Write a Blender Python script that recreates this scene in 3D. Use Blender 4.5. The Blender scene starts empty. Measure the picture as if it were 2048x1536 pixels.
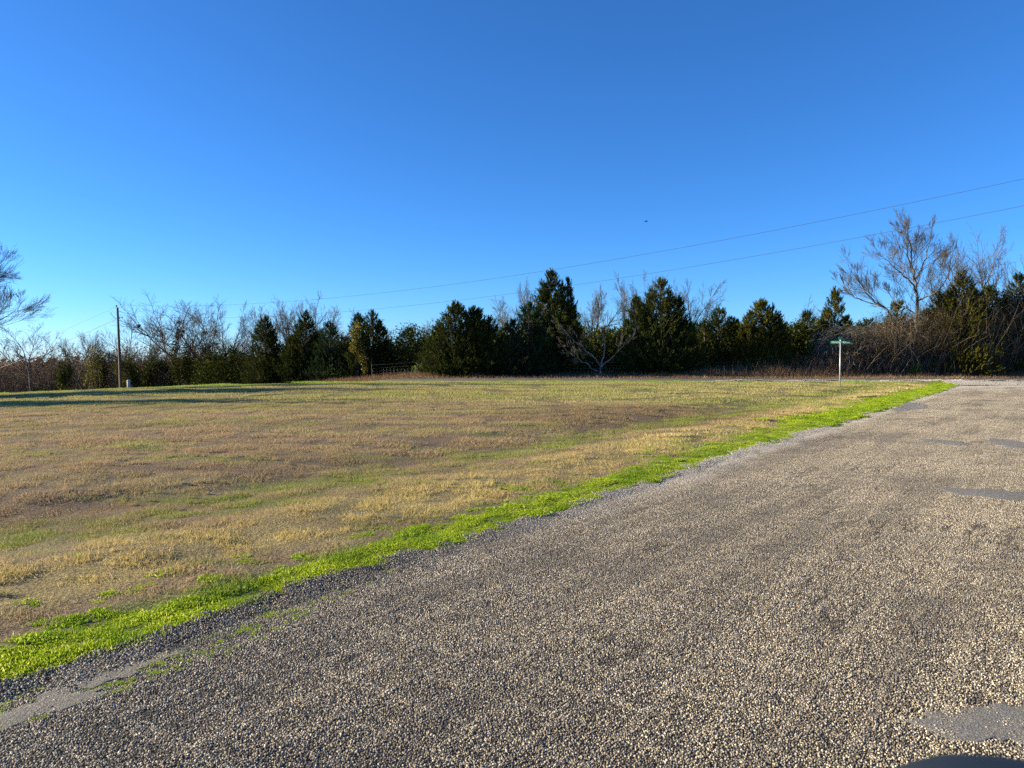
import bpy, math, random
import numpy as np
from mathutils import Vector, Matrix

SC = bpy.context.scene
COL = SC.collection
R = math.radians
F = 1479.0            # focal length in photograph pixels
EYE = 1.6             # lens height above the road

# ------------------------------------------------------------------ camera, sky, sun
cam_d = bpy.data.cameras.new('camera')
cam = bpy.data.objects.new('camera', cam_d)
COL.objects.link(cam)
cam_d.sensor_width = 36.0
cam_d.lens = 26.0
cam_d.clip_start = 0.03
cam_d.clip_end = 9000
cam.location = (0, 0, EYE)
cam.rotation_euler = (R(90 - 2.05), 0, 0)
cam_d.dof.use_dof = True
cam_d.dof.focus_distance = 12.0
cam_d.dof.aperture_fstop = 8.0
SC.camera = cam

SUN_AZ, SUN_EL = -84.0, 17.0      # clockwise from the viewing direction, height
sd = Vector((math.sin(R(SUN_AZ)) * math.cos(R(SUN_EL)), math.cos(R(SUN_AZ)) * math.cos(R(SUN_EL)), math.sin(R(SUN_EL))))
world = bpy.data.worlds.new('World')
SC.world = world
world.use_nodes = True
wn, wl = world.node_tree.nodes, world.node_tree.links
wn.clear()
sky = wn.new('ShaderNodeTexSky')
sky.sky_type = 'NISHITA'
sky.sun_disc = False
sky.sun_elevation = R(SUN_EL)
sky.sun_rotation = R(SUN_AZ)
sky.altitude = 2000
sky.air_density = 1.0
sky.dust_density = 0.6
sky.ozone_density = 8.5
hs = wn.new('ShaderNodeHueSaturation')
hs.inputs['Saturation'].default_value = 1.04
bg = wn.new('ShaderNodeBackground')
bg.inputs['Strength'].default_value = 0.088
wo = wn.new('ShaderNodeOutputWorld')
wl.new(sky.outputs[0], hs.inputs['Color'])
wl.new(hs.outputs[0], bg.inputs['Color'])
wl.new(bg.outputs[0], wo.inputs['Surface'])

sun_d = bpy.data.lights.new('sun', 'SUN')
sun_d.energy = 5.0
sun_d.angle = R(0.53)
sun_d.color = (1.0, 0.87, 0.63)
sun = bpy.data.objects.new('sun', sun_d)
sun.rotation_euler = sd.to_track_quat('Z', 'Y').to_euler()
sun.location = (-60, 0, 40)
COL.objects.link(sun)

SC.view_settings.view_transform = 'Standard'
SC.view_settings.look = 'None'
SC.view_settings.gamma = 1.0
SC.view_settings.exposure = 1.38
SC.view_settings.use_curve_mapping = False
SC.render.engine = 'CYCLES'
SC.cycles.max_bounces = 5
SC.cycles.diffuse_bounces = 2
SC.cycles.glossy_bounces = 2
SC.cycles.transmission_bounces = 3
SC.cycles.transparent_max_bounces = 4
SC.cycles.use_denoising = False

# ------------------------------------------------------------------ node helpers
class NT:
    def __init__(s, tree):
        s.t = tree; s.n = tree.nodes; s.l = tree.links
    def sock(s, inp, v):
        if v is None: return
        if hasattr(v, 'is_output'): s.l.new(v, inp)
        else:
            if isinstance(v, tuple) and len(v) == 3 and inp.type == 'RGBA': v = v + (1,)
            inp.default_value = v
    def math(s, op, a, b=None, c=None, clamp=False):
        n = s.n.new('ShaderNodeMath'); n.operation = op; n.use_clamp = clamp
        s.sock(n.inputs[0], a); s.sock(n.inputs[1], b)
        if c is not None: s.sock(n.inputs[2], c)
        return n.outputs[0]
    def mix(s, f, a, b, mode='MIX'):
        n = s.n.new('ShaderNodeMix'); n.data_type = 'RGBA'; n.blend_type = mode
        s.sock(n.inputs[0], f); s.sock(n.inputs[6], a); s.sock(n.inputs[7], b)
        return n.outputs[2]
    def ramp(s, v, lo, hi):        # smooth 0..1 between lo and hi (lo may exceed hi)
        n = s.n.new('ShaderNodeMapRange'); n.interpolation_type = 'SMOOTHSTEP'
        s.sock(n.inputs[0], v)
        if lo < hi:
            n.inputs[1].default_value = lo; n.inputs[2].default_value = hi
        else:
            n.inputs[1].default_value = hi; n.inputs[2].default_value = lo
            n.inputs[3].default_value = 1; n.inputs[4].default_value = 0
        return n.outputs[0]
    def noise(s, vec, scale, detail=2.0, rough=0.5):
        n = s.n.new('ShaderNodeTexNoise')
        s.sock(n.inputs['Vector'], vec); n.inputs['Scale'].default_value = scale
        n.inputs['Detail'].default_value = detail; n.inputs['Roughness'].default_value = rough
        return n.outputs[0]
    def scale(s, vec, xyz):
        n = s.n.new('ShaderNodeVectorMath'); n.operation = 'MULTIPLY'
        s.sock(n.inputs[0], vec); n.inputs[1].default_value = xyz
        return n.outputs[0]
    def dot(s, vec, xyz):
        n = s.n.new('ShaderNodeVectorMath'); n.operation = 'DOT_PRODUCT'
        s.sock(n.inputs[0], vec); n.inputs[1].default_value = xyz
        return n.outputs['Value']
    def pos(s):
        return s.n.new('ShaderNodeNewGeometry').outputs['Position']
    def attr(s, name='rnd'):
        n = s.n.new('ShaderNodeAttribute'); n.attribute_name = name
        return n.outputs['Fac']
    def cr(s, v, stops):
        n = s.n.new('ShaderNodeValToRGB'); s.sock(n.inputs[0], v)
        e = n.color_ramp.elements
        while len(e) < len(stops): e.new(0.5)
        for k, (p, c) in zip(e, stops):
            k.position = p; k.color = c + (1,)
        return n.outputs[0]

def new_mat(name):
    m = bpy.data.materials.new(name); m.use_nodes = True
    nt = NT(m.node_tree); nt.n.clear()
    out = nt.n.new('ShaderNodeOutputMaterial')
    return m, nt, out

def principled(nt, out, color, rough=0.8, bump=None, bstr=0.5, bdist=0.02, metal=0.0, spec=0.3):
    p = nt.n.new('ShaderNodeBsdfPrincipled')
    nt.sock(p.inputs['Base Color'], color); nt.sock(p.inputs['Roughness'], rough)
    p.inputs['Metallic'].default_value = metal
    p.inputs['Specular IOR Level'].default_value = spec
    if bump is not None:
        b = nt.n.new('ShaderNodeBump'); b.inputs['Strength'].default_value = bstr
        b.inputs['Distance'].default_value = bdist
        nt.sock(b.inputs['Height'], bump); nt.l.new(b.outputs[0], p.inputs['Normal'])
    nt.l.new(p.outputs[0], out.inputs['Surface'])
    return p

def leafy(nt, out, color, trans=0.35, tcol=None):
    d = nt.n.new('ShaderNodeBsdfDiffuse'); nt.sock(d.inputs[0], color)
    t = nt.n.new('ShaderNodeBsdfTranslucent'); nt.sock(t.inputs[0], tcol if tcol is not None else color)
    m = nt.n.new('ShaderNodeMixShader'); m.inputs[0].default_value = trans
    nt.l.new(d.outputs[0], m.inputs[1]); nt.l.new(t.outputs[0], m.inputs[2])
    nt.l.new(m.outputs[0], out.inputs['Surface'])

def simple(name, color, rough=0.7, metal=0.0, spec=0.3, nscale=30.0, var=0.25):
    m, nt, out = new_mat(name)
    n = nt.noise(nt.pos(), nscale, 3)
    c = nt.mix(n, tuple(v * (1 - var) for v in color), tuple(min(1, v * (1 + var)) for v in color))
    principled(nt, out, c, rough, metal=metal, spec=spec)
    return m

NX, NY, NC = -0.811, 0.586, -0.811 * 2.5 - 0.586 * 3.6      # s = NX*x+NY*y+NC, distance onto the grass from the road edge

def field_color(nt):
    """colours of the mown field as they lie on the ground"""
    P = nt.pos()
    wob = nt.math('MULTIPLY_ADD', nt.noise(P, 0.9, 3), 1.6, -0.8)
    s = nt.math('ADD', nt.math('ADD', nt.dot(P, (NX, NY, 0)), NC), wob)
    y = nt.dot(P, (0, 1, 0)); x = nt.dot(P, (1, 0, 0))
    big = nt.noise(nt.scale(P, (0.09, 0.22, 0.0)), 1.0, 4, 0.6)
    mid = nt.noise(nt.scale(P, (0.55, 1.0, 0.0)), 1.0, 6, 0.72)
    fine = nt.noise(P, 9.0, 3, 0.7)
    brown = nt.mix(mid, (0.29, 0.20, 0.12), (0.46, 0.335, 0.20))
    olive = nt.mix(mid, (0.28, 0.245, 0.09), (0.46, 0.385, 0.165))
    green = nt.mix(fine, (0.15, 0.24, 0.03), (0.27, 0.36, 0.05))
    gold = nt.mix(fine, (0.45, 0.35, 0.125), (0.66, 0.53, 0.22))
    # far part of the field is paler olive, the middle brown, the near swale greener
    yj = nt.math('MULTIPLY_ADD', big, 14.0, nt.math('SUBTRACT', y, 7.0))
    f_far = nt.ramp(yj, 19.0, 29.0)
    f_green = nt.ramp(nt.math('MULTIPLY_ADD', mid, 0.9, nt.math('MULTIPLY', big, 0.7)), 0.78, 0.95)
    f_green = nt.math('MULTIPLY', f_green, 0.55)
    c = nt.mix(f_far, brown, olive)
    c = nt.mix(f_green, c, green)
    # faint mowing swaths along the field
    sw1 = nt.noise(nt.scale(P, (0.05, 0.9, 0.0)), 1.0, 3, 0.6)
    c = nt.mix(nt.math('MULTIPLY', nt.ramp(sw1, 0.50, 0.64), 0.40), c, (0.20, 0.14, 0.085))
    c = nt.mix(nt.math('MULTIPLY', nt.ramp(sw1, 0.48, 0.38), 0.30), c, (0.42, 0.37, 0.16))
    # brown belt near the middle right
    dx = nt.math('DIVIDE', nt.math('SUBTRACT', x, 4.5), 5.5); dy = nt.math('DIVIDE', nt.math('SUBTRACT', y, 20.5), 4.2)
    dd = nt.math('ADD', nt.math('MULTIPLY', dx, dx), nt.math('MULTIPLY', dy, dy))
    belt = nt.math('MULTIPLY', nt.ramp(nt.math('MULTIPLY_ADD', mid, 0.8, dd), 1.6, 0.7), 0.8)
    c = nt.mix(belt, c, (0.25, 0.175, 0.10))
    # greenish swale then golden shoulder then the lush strip
    sw = nt.math('MULTIPLY', nt.ramp(s, 2.5, 3.1), nt.ramp(s, 4.9, 3.7))
    c = nt.mix(nt.math('MULTIPLY', sw, nt.ramp(mid, 0.36, 0.62)), c, nt.mix(mid, (0.15, 0.19, 0.035), (0.27, 0.31, 0.06)))
    gd = nt.math('MULTIPLY', nt.ramp(s, 0.7, 1.1), nt.ramp(s, 2.9, 1.6))
    gd = nt.math('MULTIPLY', nt.math('MULTIPLY', gd, nt.ramp(mid, 0.66, 0.42)), 0.85)
    c = nt.mix(gd, c, gold)
    s0 = nt.math('ADD', nt.dot(P, (NX, NY, 0)), NC)
    lush = nt.math('MULTIPLY', nt.ramp(nt.math('MULTIPLY_ADD', mid, 0.8, s0), 1.12, 0.72), 0.85)
    c = nt.mix(lush, c, (0.22, 0.33, 0.03))
    edge = nt.math('MULTIPLY', nt.ramp(y, 46.2, 47.0), nt.ramp(y, 49.6, 48.6))
    c = nt.mix(nt.math('MULTIPLY', edge, 0.85), c, (0.21, 0.36, 0.035))
    vr = nt.ramp(y, 55.3, 56.5)
    c = nt.mix(vr, c, (0.12, 0.085, 0.05))
    return c, P, s, y, mid, fine

# ground sheet
M = {}
m, nt, out = new_mat('ground_soil_and_thatch')
c, P, s, y, mid, fine = field_color(nt)
speck = nt.noise(P, 38.0, 3, 0.8)
c = nt.mix(nt.ramp(speck, 0.62, 0.40), nt.mix(0.25, c, (0.06, 0.045, 0.03)), nt.mix(0.72, c, (0.06, 0.045, 0.03)))
s0 = nt.math('ADD', nt.dot(P, (NX, NY, 0)), NC)
grav = nt.mix(nt.noise(P, 55.0, 2, 0.8), (0.20, 0.18, 0.155), (0.52, 0.47, 0.41))
c = nt.mix(nt.ramp(nt.math('MULTIPLY_ADD', mid, 0.5, s0), 0.45, 0.15), c, grav)
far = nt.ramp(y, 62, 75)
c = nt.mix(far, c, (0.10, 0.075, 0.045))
principled(nt, out, c, 0.95, bump=nt.math('ADD', speck, nt.noise(P, 7.0, 3, 0.7)), bstr=0.9, bdist=0.03, spec=0.1)
M['ground'] = m

def grass_mat(name, lo=0.75, hi=1.6, trans=0.35):
    m, nt, out = new_mat(name)
    c, P, s, y, mid, fine = field_color(nt)
    r = nt.attr()
    v = nt.math('MULTIPLY_ADD', r, hi - lo, lo)
    vv = nt.n.new('ShaderNodeCombineXYZ')
    for i in range(3): nt.l.new(v, vv.inputs[i])
    c = nt.mix(1.0, c, vv.outputs[0], 'MULTIPLY')
    c = nt.mix(nt.ramp(r, 0.90, 1.0), c, (0.50, 0.43, 0.27))
    c = nt.mix(nt.math('MULTIPLY', nt.ramp(r, 0.14, 0.06), 0.5), c, (0.14, 0.26, 0.03))
    leafy(nt, out, c, trans)
    return m
M['grass'] = grass_mat('mown_grass_blades')

def blade_mat(name, stops, trans=0.35, world=0.0, wcol=(1, 1, 1), wscale=1.5):
    m, nt, out = new_mat(name)
    c = nt.cr(nt.attr(), stops)
    if world > 0:
        c = nt.mix(nt.math('MULTIPLY', nt.ramp(nt.noise(nt.pos(), wscale, 3), 0.42, 0.62), world), c, wcol)
    leafy(nt, out, c, trans)
    return m
M['lush'] = blade_mat('lush_green_blades', [(0, (0.07, 0.14, 0.012)), (0.35, (0.28, 0.42, 0.018)), (0.75, (0.52, 0.62, 0.035)), (0.92, (0.70, 0.72, 0.12)), (1, (0.62, 0.52, 0.27))], 0.5, 0.5, (0.13, 0.26, 0.02))
M['straw'] = blade_mat('dry_russet_grass', [(0, (0.10, 0.055, 0.04)), (0.5, (0.25, 0.16, 0.09)), (0.85, (0.38, 0.25, 0.14)), (1, (0.5, 0.42, 0.28))], 0.25)
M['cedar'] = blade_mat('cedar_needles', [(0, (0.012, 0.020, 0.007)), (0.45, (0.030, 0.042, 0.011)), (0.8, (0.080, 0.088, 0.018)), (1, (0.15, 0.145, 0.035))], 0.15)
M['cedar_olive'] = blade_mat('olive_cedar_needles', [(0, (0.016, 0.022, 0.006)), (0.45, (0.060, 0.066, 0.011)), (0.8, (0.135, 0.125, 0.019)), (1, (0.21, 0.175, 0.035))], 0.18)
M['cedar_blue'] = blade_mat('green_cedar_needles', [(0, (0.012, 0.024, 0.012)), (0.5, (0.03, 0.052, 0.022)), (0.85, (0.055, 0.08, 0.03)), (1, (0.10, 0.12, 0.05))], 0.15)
M['ivy'] = blade_mat('creeper_leaves', [(0, (0.02, 0.03, 0.008)), (0.5, (0.06, 0.075, 0.015)), (0.85, (0.14, 0.135, 0.025)), (1, (0.30, 0.26, 0.06))], 0.35)
M['ivy_dark'] = blade_mat('dark_evergreen_leaves', [(0, (0.015, 0.02, 0.008)), (0.6, (0.04, 0.05, 0.014)), (0.9, (0.09, 0.09, 0.02)), (1, (0.2, 0.17, 0.05))], 0.3)
M['ivy_gold'] = blade_mat('yellowing_creeper_leaves', [(0, (0.05, 0.05, 0.012)), (0.5, (0.15, 0.135, 0.03)), (0.85, (0.28, 0.24, 0.055)), (1, (0.5, 0.44, 0.14))], 0.4)
M['bush'] = blade_mat('bright_bush_leaves', [(0, (0.04, 0.07, 0.012)), (0.5, (0.12, 0.18, 0.03)), (0.9, (0.24, 0.30, 0.06)), (1, (0.4, 0.42, 0.14))], 0.4)
M['brownleaf'] = blade_mat('withered_brown_leaves', [(0, (0.06, 0.035, 0.02)), (0.5, (0.16, 0.09, 0.05)), (0.85, (0.28, 0.15, 0.075)), (1, (0.42, 0.28, 0.16))], 0.35)
M['rustleaf'] = blade_mat('rusty_oak_leaves', [(0, (0.09, 0.055, 0.033)), (0.5, (0.21, 0.125, 0.07)), (1, (0.38, 0.25, 0.14))], 0.4)

def bark_mat(name, stops):
    m, nt, out = new_mat(name)
    c = nt.cr(nt.attr(), stops)
    c = nt.mix(nt.noise(nt.scale(nt.pos(), (1, 1, 0.3)), 14, 3), nt.mix(0.5, c, (0.03, 0.025, 0.02)), c)
    principled(nt, out, c, 0.9, spec=0.15)
    return m
M['bark'] = bark_mat('grey_brown_bark', [(0, (0.07, 0.055, 0.045)), (0.5, (0.14, 0.115, 0.09)), (1, (0.26, 0.22, 0.18))])
M['twig'] = bark_mat('pale_twigs', [(0, (0.065, 0.06, 0.05)), (0.5, (0.125, 0.117, 0.099)), (1, (0.25, 0.235, 0.20))])
M['twig_dark'] = bark_mat('dark_twigs', [(0, (0.05, 0.04, 0.03)), (0.5, (0.10, 0.08, 0.062)), (1, (0.20, 0.165, 0.13))])
M['bark_pale'] = bark_mat('pale_grey_bark', [(0, (0.16, 0.145, 0.125)), (0.5, (0.27, 0.245, 0.21)), (1, (0.42, 0.38, 0.33))])
M['brush'] = bark_mat('brown_brush_stems', [(0, (0.04, 0.032, 0.022)), (0.4, (0.12, 0.088, 0.058)), (0.75, (0.27, 0.20, 0.13)), (1, (0.52, 0.45, 0.35))])

# road
m, nt, out = new_mat('chip_seal_binder')
P = nt.pos()
c = nt.mix(nt.noise(P, 60, 3, 0.8), (0.02, 0.02, 0.02), (0.09, 0.08, 0.07))
principled(nt, out, c, 0.85, bump=nt.noise(P, 90, 2, 0.8), bstr=0.8, bdist=0.01)
M['binder'] = m
m, nt, out = new_mat('road_chips')
P = nt.pos()
c = nt.cr(nt.attr(), [(0, (0.05, 0.046, 0.040)), (0.3, (0.16, 0.135, 0.10)), (0.65, (0.36, 0.30, 0.212)), (0.9, (0.58, 0.495, 0.35)), (1, (0.80, 0.71, 0.54))])
w1 = nt.noise(nt.scale(P, (0.5, 0.5, 0)), 1.0, 4, 0.6)
cv = nt.n.new('ShaderNodeCombineXYZ')
nt.l.new(nt.math('MULTIPLY', nt.dot(P, (0.586, 0.811, 0)), 0.22), cv.inputs[0]); nt.l.new(nt.math('MULTIPLY', nt.dot(P, (NX, NY, 0)), 1.3), cv.inputs[1])
w2 = nt.noise(cv.outputs[0], 1.0, 3, 0.6); w3 = nt.noise(P, 3.5, 4, 0.7)
dk = nt.math('ADD', nt.math('MULTIPLY', nt.ramp(w1, 0.42, 0.62), 0.22), nt.math('ADD', nt.math('MULTIPLY', nt.ramp(w2, 0.44, 0.62), 0.34), nt.math('MULTIPLY', nt.ramp(w3, 0.50, 0.68), 0.24)))
c = nt.mix(dk, c, (0.075, 0.068, 0.062))
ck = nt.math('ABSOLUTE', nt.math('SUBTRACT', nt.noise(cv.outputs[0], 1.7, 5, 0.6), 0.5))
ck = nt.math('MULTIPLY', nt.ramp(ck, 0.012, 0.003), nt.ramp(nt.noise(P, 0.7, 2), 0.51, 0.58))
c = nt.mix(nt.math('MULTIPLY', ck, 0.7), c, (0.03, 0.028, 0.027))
s = nt.math('ADD', nt.dot(P, (NX, NY, 0)), NC)
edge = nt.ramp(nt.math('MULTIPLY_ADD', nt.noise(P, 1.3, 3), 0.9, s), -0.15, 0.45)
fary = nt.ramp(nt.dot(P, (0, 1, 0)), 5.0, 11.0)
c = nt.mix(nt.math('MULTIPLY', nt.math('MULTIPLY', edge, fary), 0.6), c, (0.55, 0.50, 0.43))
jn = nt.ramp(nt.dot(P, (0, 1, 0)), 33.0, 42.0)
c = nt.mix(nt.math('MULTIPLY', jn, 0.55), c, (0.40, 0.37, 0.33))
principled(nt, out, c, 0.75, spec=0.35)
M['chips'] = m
m, nt, out = new_mat('old_asphalt')
P = nt.pos()
n1 = nt.noise(P, 120, 3, 0.8)
n1 = nt.ramp(nt.noise(P, 75, 3, 0.85), 0.34, 0.66)
c = nt.mix(n1, (0.12, 0.11, 0.092), (0.46, 0.415, 0.335))
c = nt.mix(nt.ramp(nt.noise(P, 1.5, 4), 0.45, 0.62), c, nt.mix(0.5, c, (0.30, 0.29, 0.27)))
principled(nt, out, c, 0.75, bump=n1, bstr=1.0, bdist=0.010, spec=0.2)
M['asphalt'] = m
m, nt, out = new_mat('far_road_asphalt')
P = nt.pos()
c = nt.mix(nt.noise(nt.scale(P, (0.2, 2.0, 0)), 1.0, 4), (0.11, 0.095, 0.08), (0.20, 0.175, 0.145))
principled(nt, out, c, 0.85, bump=nt.noise(P, 30, 3, 0.8), bstr=0.6, bdist=0.02, spec=0.08)
M['far_road'] = m

M['pole'] = simple('weathered_pole_wood', (0.13, 0.085, 0.06), 0.85)
M['post'] = simple('fence_post_wood', (0.09, 0.07, 0.055), 0.9)
M['galv'] = simple('galvanised_steel', (0.42, 0.42, 0.40), 0.5, 0.35, 0.4)
M['porcelain'] = simple('brown_porcelain', (0.10, 0.06, 0.045), 0.3)
M['wire'] = simple('weathered_conductor', (0.055, 0.055, 0.06), 0.9, 0.0, 0.1)
M['fwire'] = simple('fence_wire', (0.36, 0.34, 0.30), 0.7, 0.0)
M['sign'] = simple('sign_green_sheeting', (0.0, 0.22, 0.12), 0.5, var=0.1)
M['white'] = simple('white_lettering', (0.82, 0.82, 0.80), 0.5, var=0.03)
M['plastic'] = simple('pale_grey_plastic', (0.45, 0.46, 0.45), 0.6, var=0.1)
M['car'] = simple('dark_slate_car_paint', (0.014, 0.019, 0.026), 0.5, 0.0, 0.12, var=0.03)
M['blackp'] = simple('black_plastic', (0.02, 0.02, 0.022), 0.5)
M['glass'] = simple('tinted_glass', (0.02, 0.025, 0.03), 0.06, 0.0, 0.8, var=0.02)
M['rubber'] = simple('tyre_rubber', (0.02, 0.02, 0.02), 0.85)
M['rim'] = simple('silver_wheel_rim', (0.5, 0.5, 0.52), 0.3, 0.8)
M['feather'] = simple('dark_feathers', (0.02, 0.018, 0.018), 0.7)

# ------------------------------------------------------------------ mesh helpers
def mesh_arrays(name, V, Fc, rnd=None, mat=None, smooth=False):
    """V (n,3); Fc (m,3) or (m,4) ints; rnd per vertex"""
    me = bpy.data.meshes.new(name)
    V = np.asarray(V, np.float32); Fc = np.asarray(Fc, np.int32)
    k = Fc.shape[1]
    me.vertices.add(len(V)); me.vertices.foreach_set('co', V.ravel())
    me.loops.add(Fc.size); me.loops.foreach_set('vertex_index', Fc.ravel())
    me.polygons.add(len(Fc))
    me.polygons.foreach_set('loop_start', np.arange(0, Fc.size, k, dtype=np.int32))
    me.polygons.foreach_set('loop_total', np.full(len(Fc), k, np.int32))
    if smooth: me.polygons.foreach_set('use_smooth', np.ones(len(Fc), bool))
    if rnd is not None:
        a = me.attributes.new('rnd', 'FLOAT', 'POINT'); a.data.foreach_set('value', np.asarray(rnd, np.float32))
    me.update(calc_edges=True)
    if mat is not None: me.materials.append(mat)
    return me

def link(name, me, parent=None, loc=None, link_it=True):
    o = bpy.data.objects.new(name, me)
    if link_it: COL.objects.link(o)
    if parent is not None: o.parent = parent
    if loc is not None: o.location = loc
    return o

def tag(o, label=None, cat=None, group=None, kind=None):
    if label: o['label'] = label
    if cat: o['category'] = cat
    if group: o['group'] = group
    if kind: o['kind'] = kind
    return o

def thing(name, label, cat, loc=(0, 0, 0), rz=0.0, group=None):
    o = bpy.data.objects.new(name, None); COL.objects.link(o)
    o.empty_display_size = 0.3
    o.location = loc; o.rotation_euler = (0, 0, rz)
    return tag(o, label, cat, group)

class Geo:
    """collects triangle arrays with a random value per vertex"""
    def __init__(s): s.V = []; s.T = []; s.A = []; s.n = 0
    def add(s, V, T, A):
        if len(V) == 0: return
        s.V.append(V); s.T.append(T + s.n); s.A.append(A); s.n += len(V)
    def mesh(s, name, mat, smooth=False):
        return mesh_arrays(name, np.concatenate(s.V), np.concatenate(s.T), np.concatenate(s.A), mat, smooth)
    def verts(s): return np.concatenate(s.V)

def unit(a): return a / np.maximum(np.linalg.norm(a, axis=-1, keepdims=True), 1e-9)

def tubes(P0, P1, R0, R1, k, A):
    P0 = np.asarray(P0, float); P1 = np.asarray(P1, float)
    d = unit(P1 - P0)
    ref = np.where(np.abs(d[:, 2:3]) > 0.9, np.array([[1., 0, 0]]), np.array([[0, 0, 1.]]))
    u = unit(np.cross(d, ref)); v = np.cross(d, u)
    an = np.arange(k) * 2 * math.pi / k
    ca, sa = np.cos(an)[None, :, None], np.sin(an)[None, :, None]
    ring = ca * u[:, None, :] + sa * v[:, None, :]
    a = P0[:, None, :] + ring * np.asarray(R0)[:, None, None]
    b = P1[:, None, :] + ring * np.asarray(R1)[:, None, None]
    n = len(P0)
    V = np.concatenate([a, b], axis=1).reshape(-1, 3)
    i = np.arange(k); j = (i + 1) % k
    t = np.concatenate([np.stack([i, j, j + k], 1), np.stack([i, j + k, i + k], 1)])
    T = (t[None] + (np.arange(n) * 2 * k)[:, None, None]).reshape(-1, 3)
    return V, T, np.repeat(np.asarray(A, float), 2 * k)

def blades(P, D, L, W, A, rng, leaf=False):
    """thin triangles (or diamond leaves) from P along D"""
    n = len(P)
    D = unit(D)
    rv = rng.normal(size=(n, 3)); side = unit(np.cross(D, rv))
    L = np.asarray(L)[:, None]; W = np.asarray(W)[:, None]
    if leaf:
        V = np.stack([P, P + D * L * 0.45 + side * W * 0.5, P + D * L, P + D * L * 0.45 - side * W * 0.5], 1).reshape(-1, 3)
        b = np.arange(n)[:, None] * 4
        T = np.concatenate([b + np.array([[0, 1, 2]]), b + np.array([[0, 2, 3]])])
        return V, T, np.repeat(A, 4)
    V = np.stack([P - side * W * 0.5, P + side * W * 0.5, P + D * L], 1).reshape(-1, 3)
    T = np.arange(3 * n).reshape(-1, 3)
    return V, T, np.repeat(A, 3)

# bmesh-free small solids for street furniture (quads)
class Q:
    def __init__(s): s.v = []; s.f = []
    def box(s, c, sz, rz=0.0):
        n = len(s.v); cr, sr = math.cos(rz), math.sin(rz)
        for dz in (-1, 1):
            for dx, dy in ((-1, -1), (1, -1), (1, 1), (-1, 1)):
                x, y = dx * sz[0] / 2, dy * sz[1] / 2
                s.v.append((c[0] + x * cr - y * sr, c[1] + x * sr + y * cr, c[2] + dz * sz[2] / 2))
        s.f += [(n, n + 3, n + 2, n + 1), (n + 4, n + 5, n + 6, n + 7)] + [(n + i, n + (i + 1) % 4, n + 4 + (i + 1) % 4, n + 4 + i) for i in range(4)]
        return s
    def lathe(s, prof, c=(0, 0, 0), k=16, axis='z'):
        n = len(s.v)
        for r, h in prof:
            for i in range(k):
                a = 2 * math.pi * i / k; x, y = r * math.cos(a), r * math.sin(a)
                p = (x, y, h) if axis == 'z' else ((x, h, y) if axis == 'y' else (h, x, y))
                s.v.append((c[0] + p[0], c[1] + p[1], c[2] + p[2]))
        for j in range(len(prof) - 1):
            for i in range(k):
                a, b = n + j * k + i, n + j * k + (i + 1) % k
                s.f.append((a, b, b + k, a + k))
        s.f.append(tuple(n + i for i in range(k))[::-1]); s.f.append(tuple(n + (len(prof) - 1) * k + i for i in range(k)))
        return s
    def build(s, name, mat, parent=None, smooth=False):
        me = bpy.data.meshes.new(name); me.from_pydata(s.v, [], s.f); me.materials.append(mat); me.update()
        if smooth:
            for p in me.polygons: p.use_smooth = len(p.vertices) == 4
        return link(name, me, parent)

# ------------------------------------------------------------------ terrain
_rs = np.random.RandomState(11)
_perm = np.concatenate([_rs.permutation(512)] * 2)
_gr = _rs.uniform(0, 2 * math.pi, 512)
def pn(x, y):
    xi, yi = np.floor(x).astype(int), np.floor(y).astype(int)
    xf, yf = x - xi, y - yi
    u, v = xf * xf * xf * (xf * (xf * 6 - 15) + 10), yf * yf * yf * (yf * (yf * 6 - 15) + 10)
    def g(ix, iy, fx, fy):
        a = _gr[_perm[(_perm[ix & 511] + iy) & 511]]
        return np.cos(a) * fx + np.sin(a) * fy
    n00 = g(xi, yi, xf, yf); n10 = g(xi + 1, yi, xf - 1, yf); n01 = g(xi, yi + 1, xf, yf - 1); n11 = g(xi + 1, yi + 1, xf - 1, yf - 1)
    return (n00 * (1 - u) + n10 * u) * (1 - v) + (n01 * (1 - u) + n11 * u) * v
def sst(x, a, b):
    t = np.clip((x - a) / (b - a), 0, 1); return t * t * (3 - 2 * t)
def s_of(x, y): return NX * x + NY * y + NC
def far_edge(x): return 49.3 + 0.25 * np.sin(x * 0.3)          # near edge of the crossing road

def lay(x, y):
    """large shape of the land"""
    z = -0.0059 * np.maximum(0, np.minimum(-x, 90) - 8) ** 1.5
    z = z - 0.021 * np.clip(y - 60, 0, 60) * sst(-x, 14, 34)
    z = z - 0.06 * np.clip(-x - 8, 0, 10) * sst(y, 48.8, 51)
    z = z - 0.035 * np.clip(y - 110, 0, 500)
    return z
def grass_z(x, y):
    x = np.asarray(x, float); y = np.asarray(y, float)
    s = s_of(x, y)
    near = 1 - sst(y, 40, 70)
    z = lay(x, y)
    z = z + 0.09 * pn(x / 7.0 + 3.1, y / 7.0) * sst(s, 2, 6) * (1 - sst(y, 38, 48))
    z = z + 0.030 * np.exp(-((s - 1.9) / 0.55) ** 2) - 0.13 * np.exp(-((s - 4.1) / 1.3) ** 2) * near * (1 - sst(y, 22, 34))
    z = z + near * (0.040 * pn(x / 0.9, y / 0.9) + 0.030 * pn(x / 0.28 + 9, y / 0.28)) * sst(s, 0.0, 0.5)
    z = z + 0.020 * sst(s, 0.05, 0.5)
    return z
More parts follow.
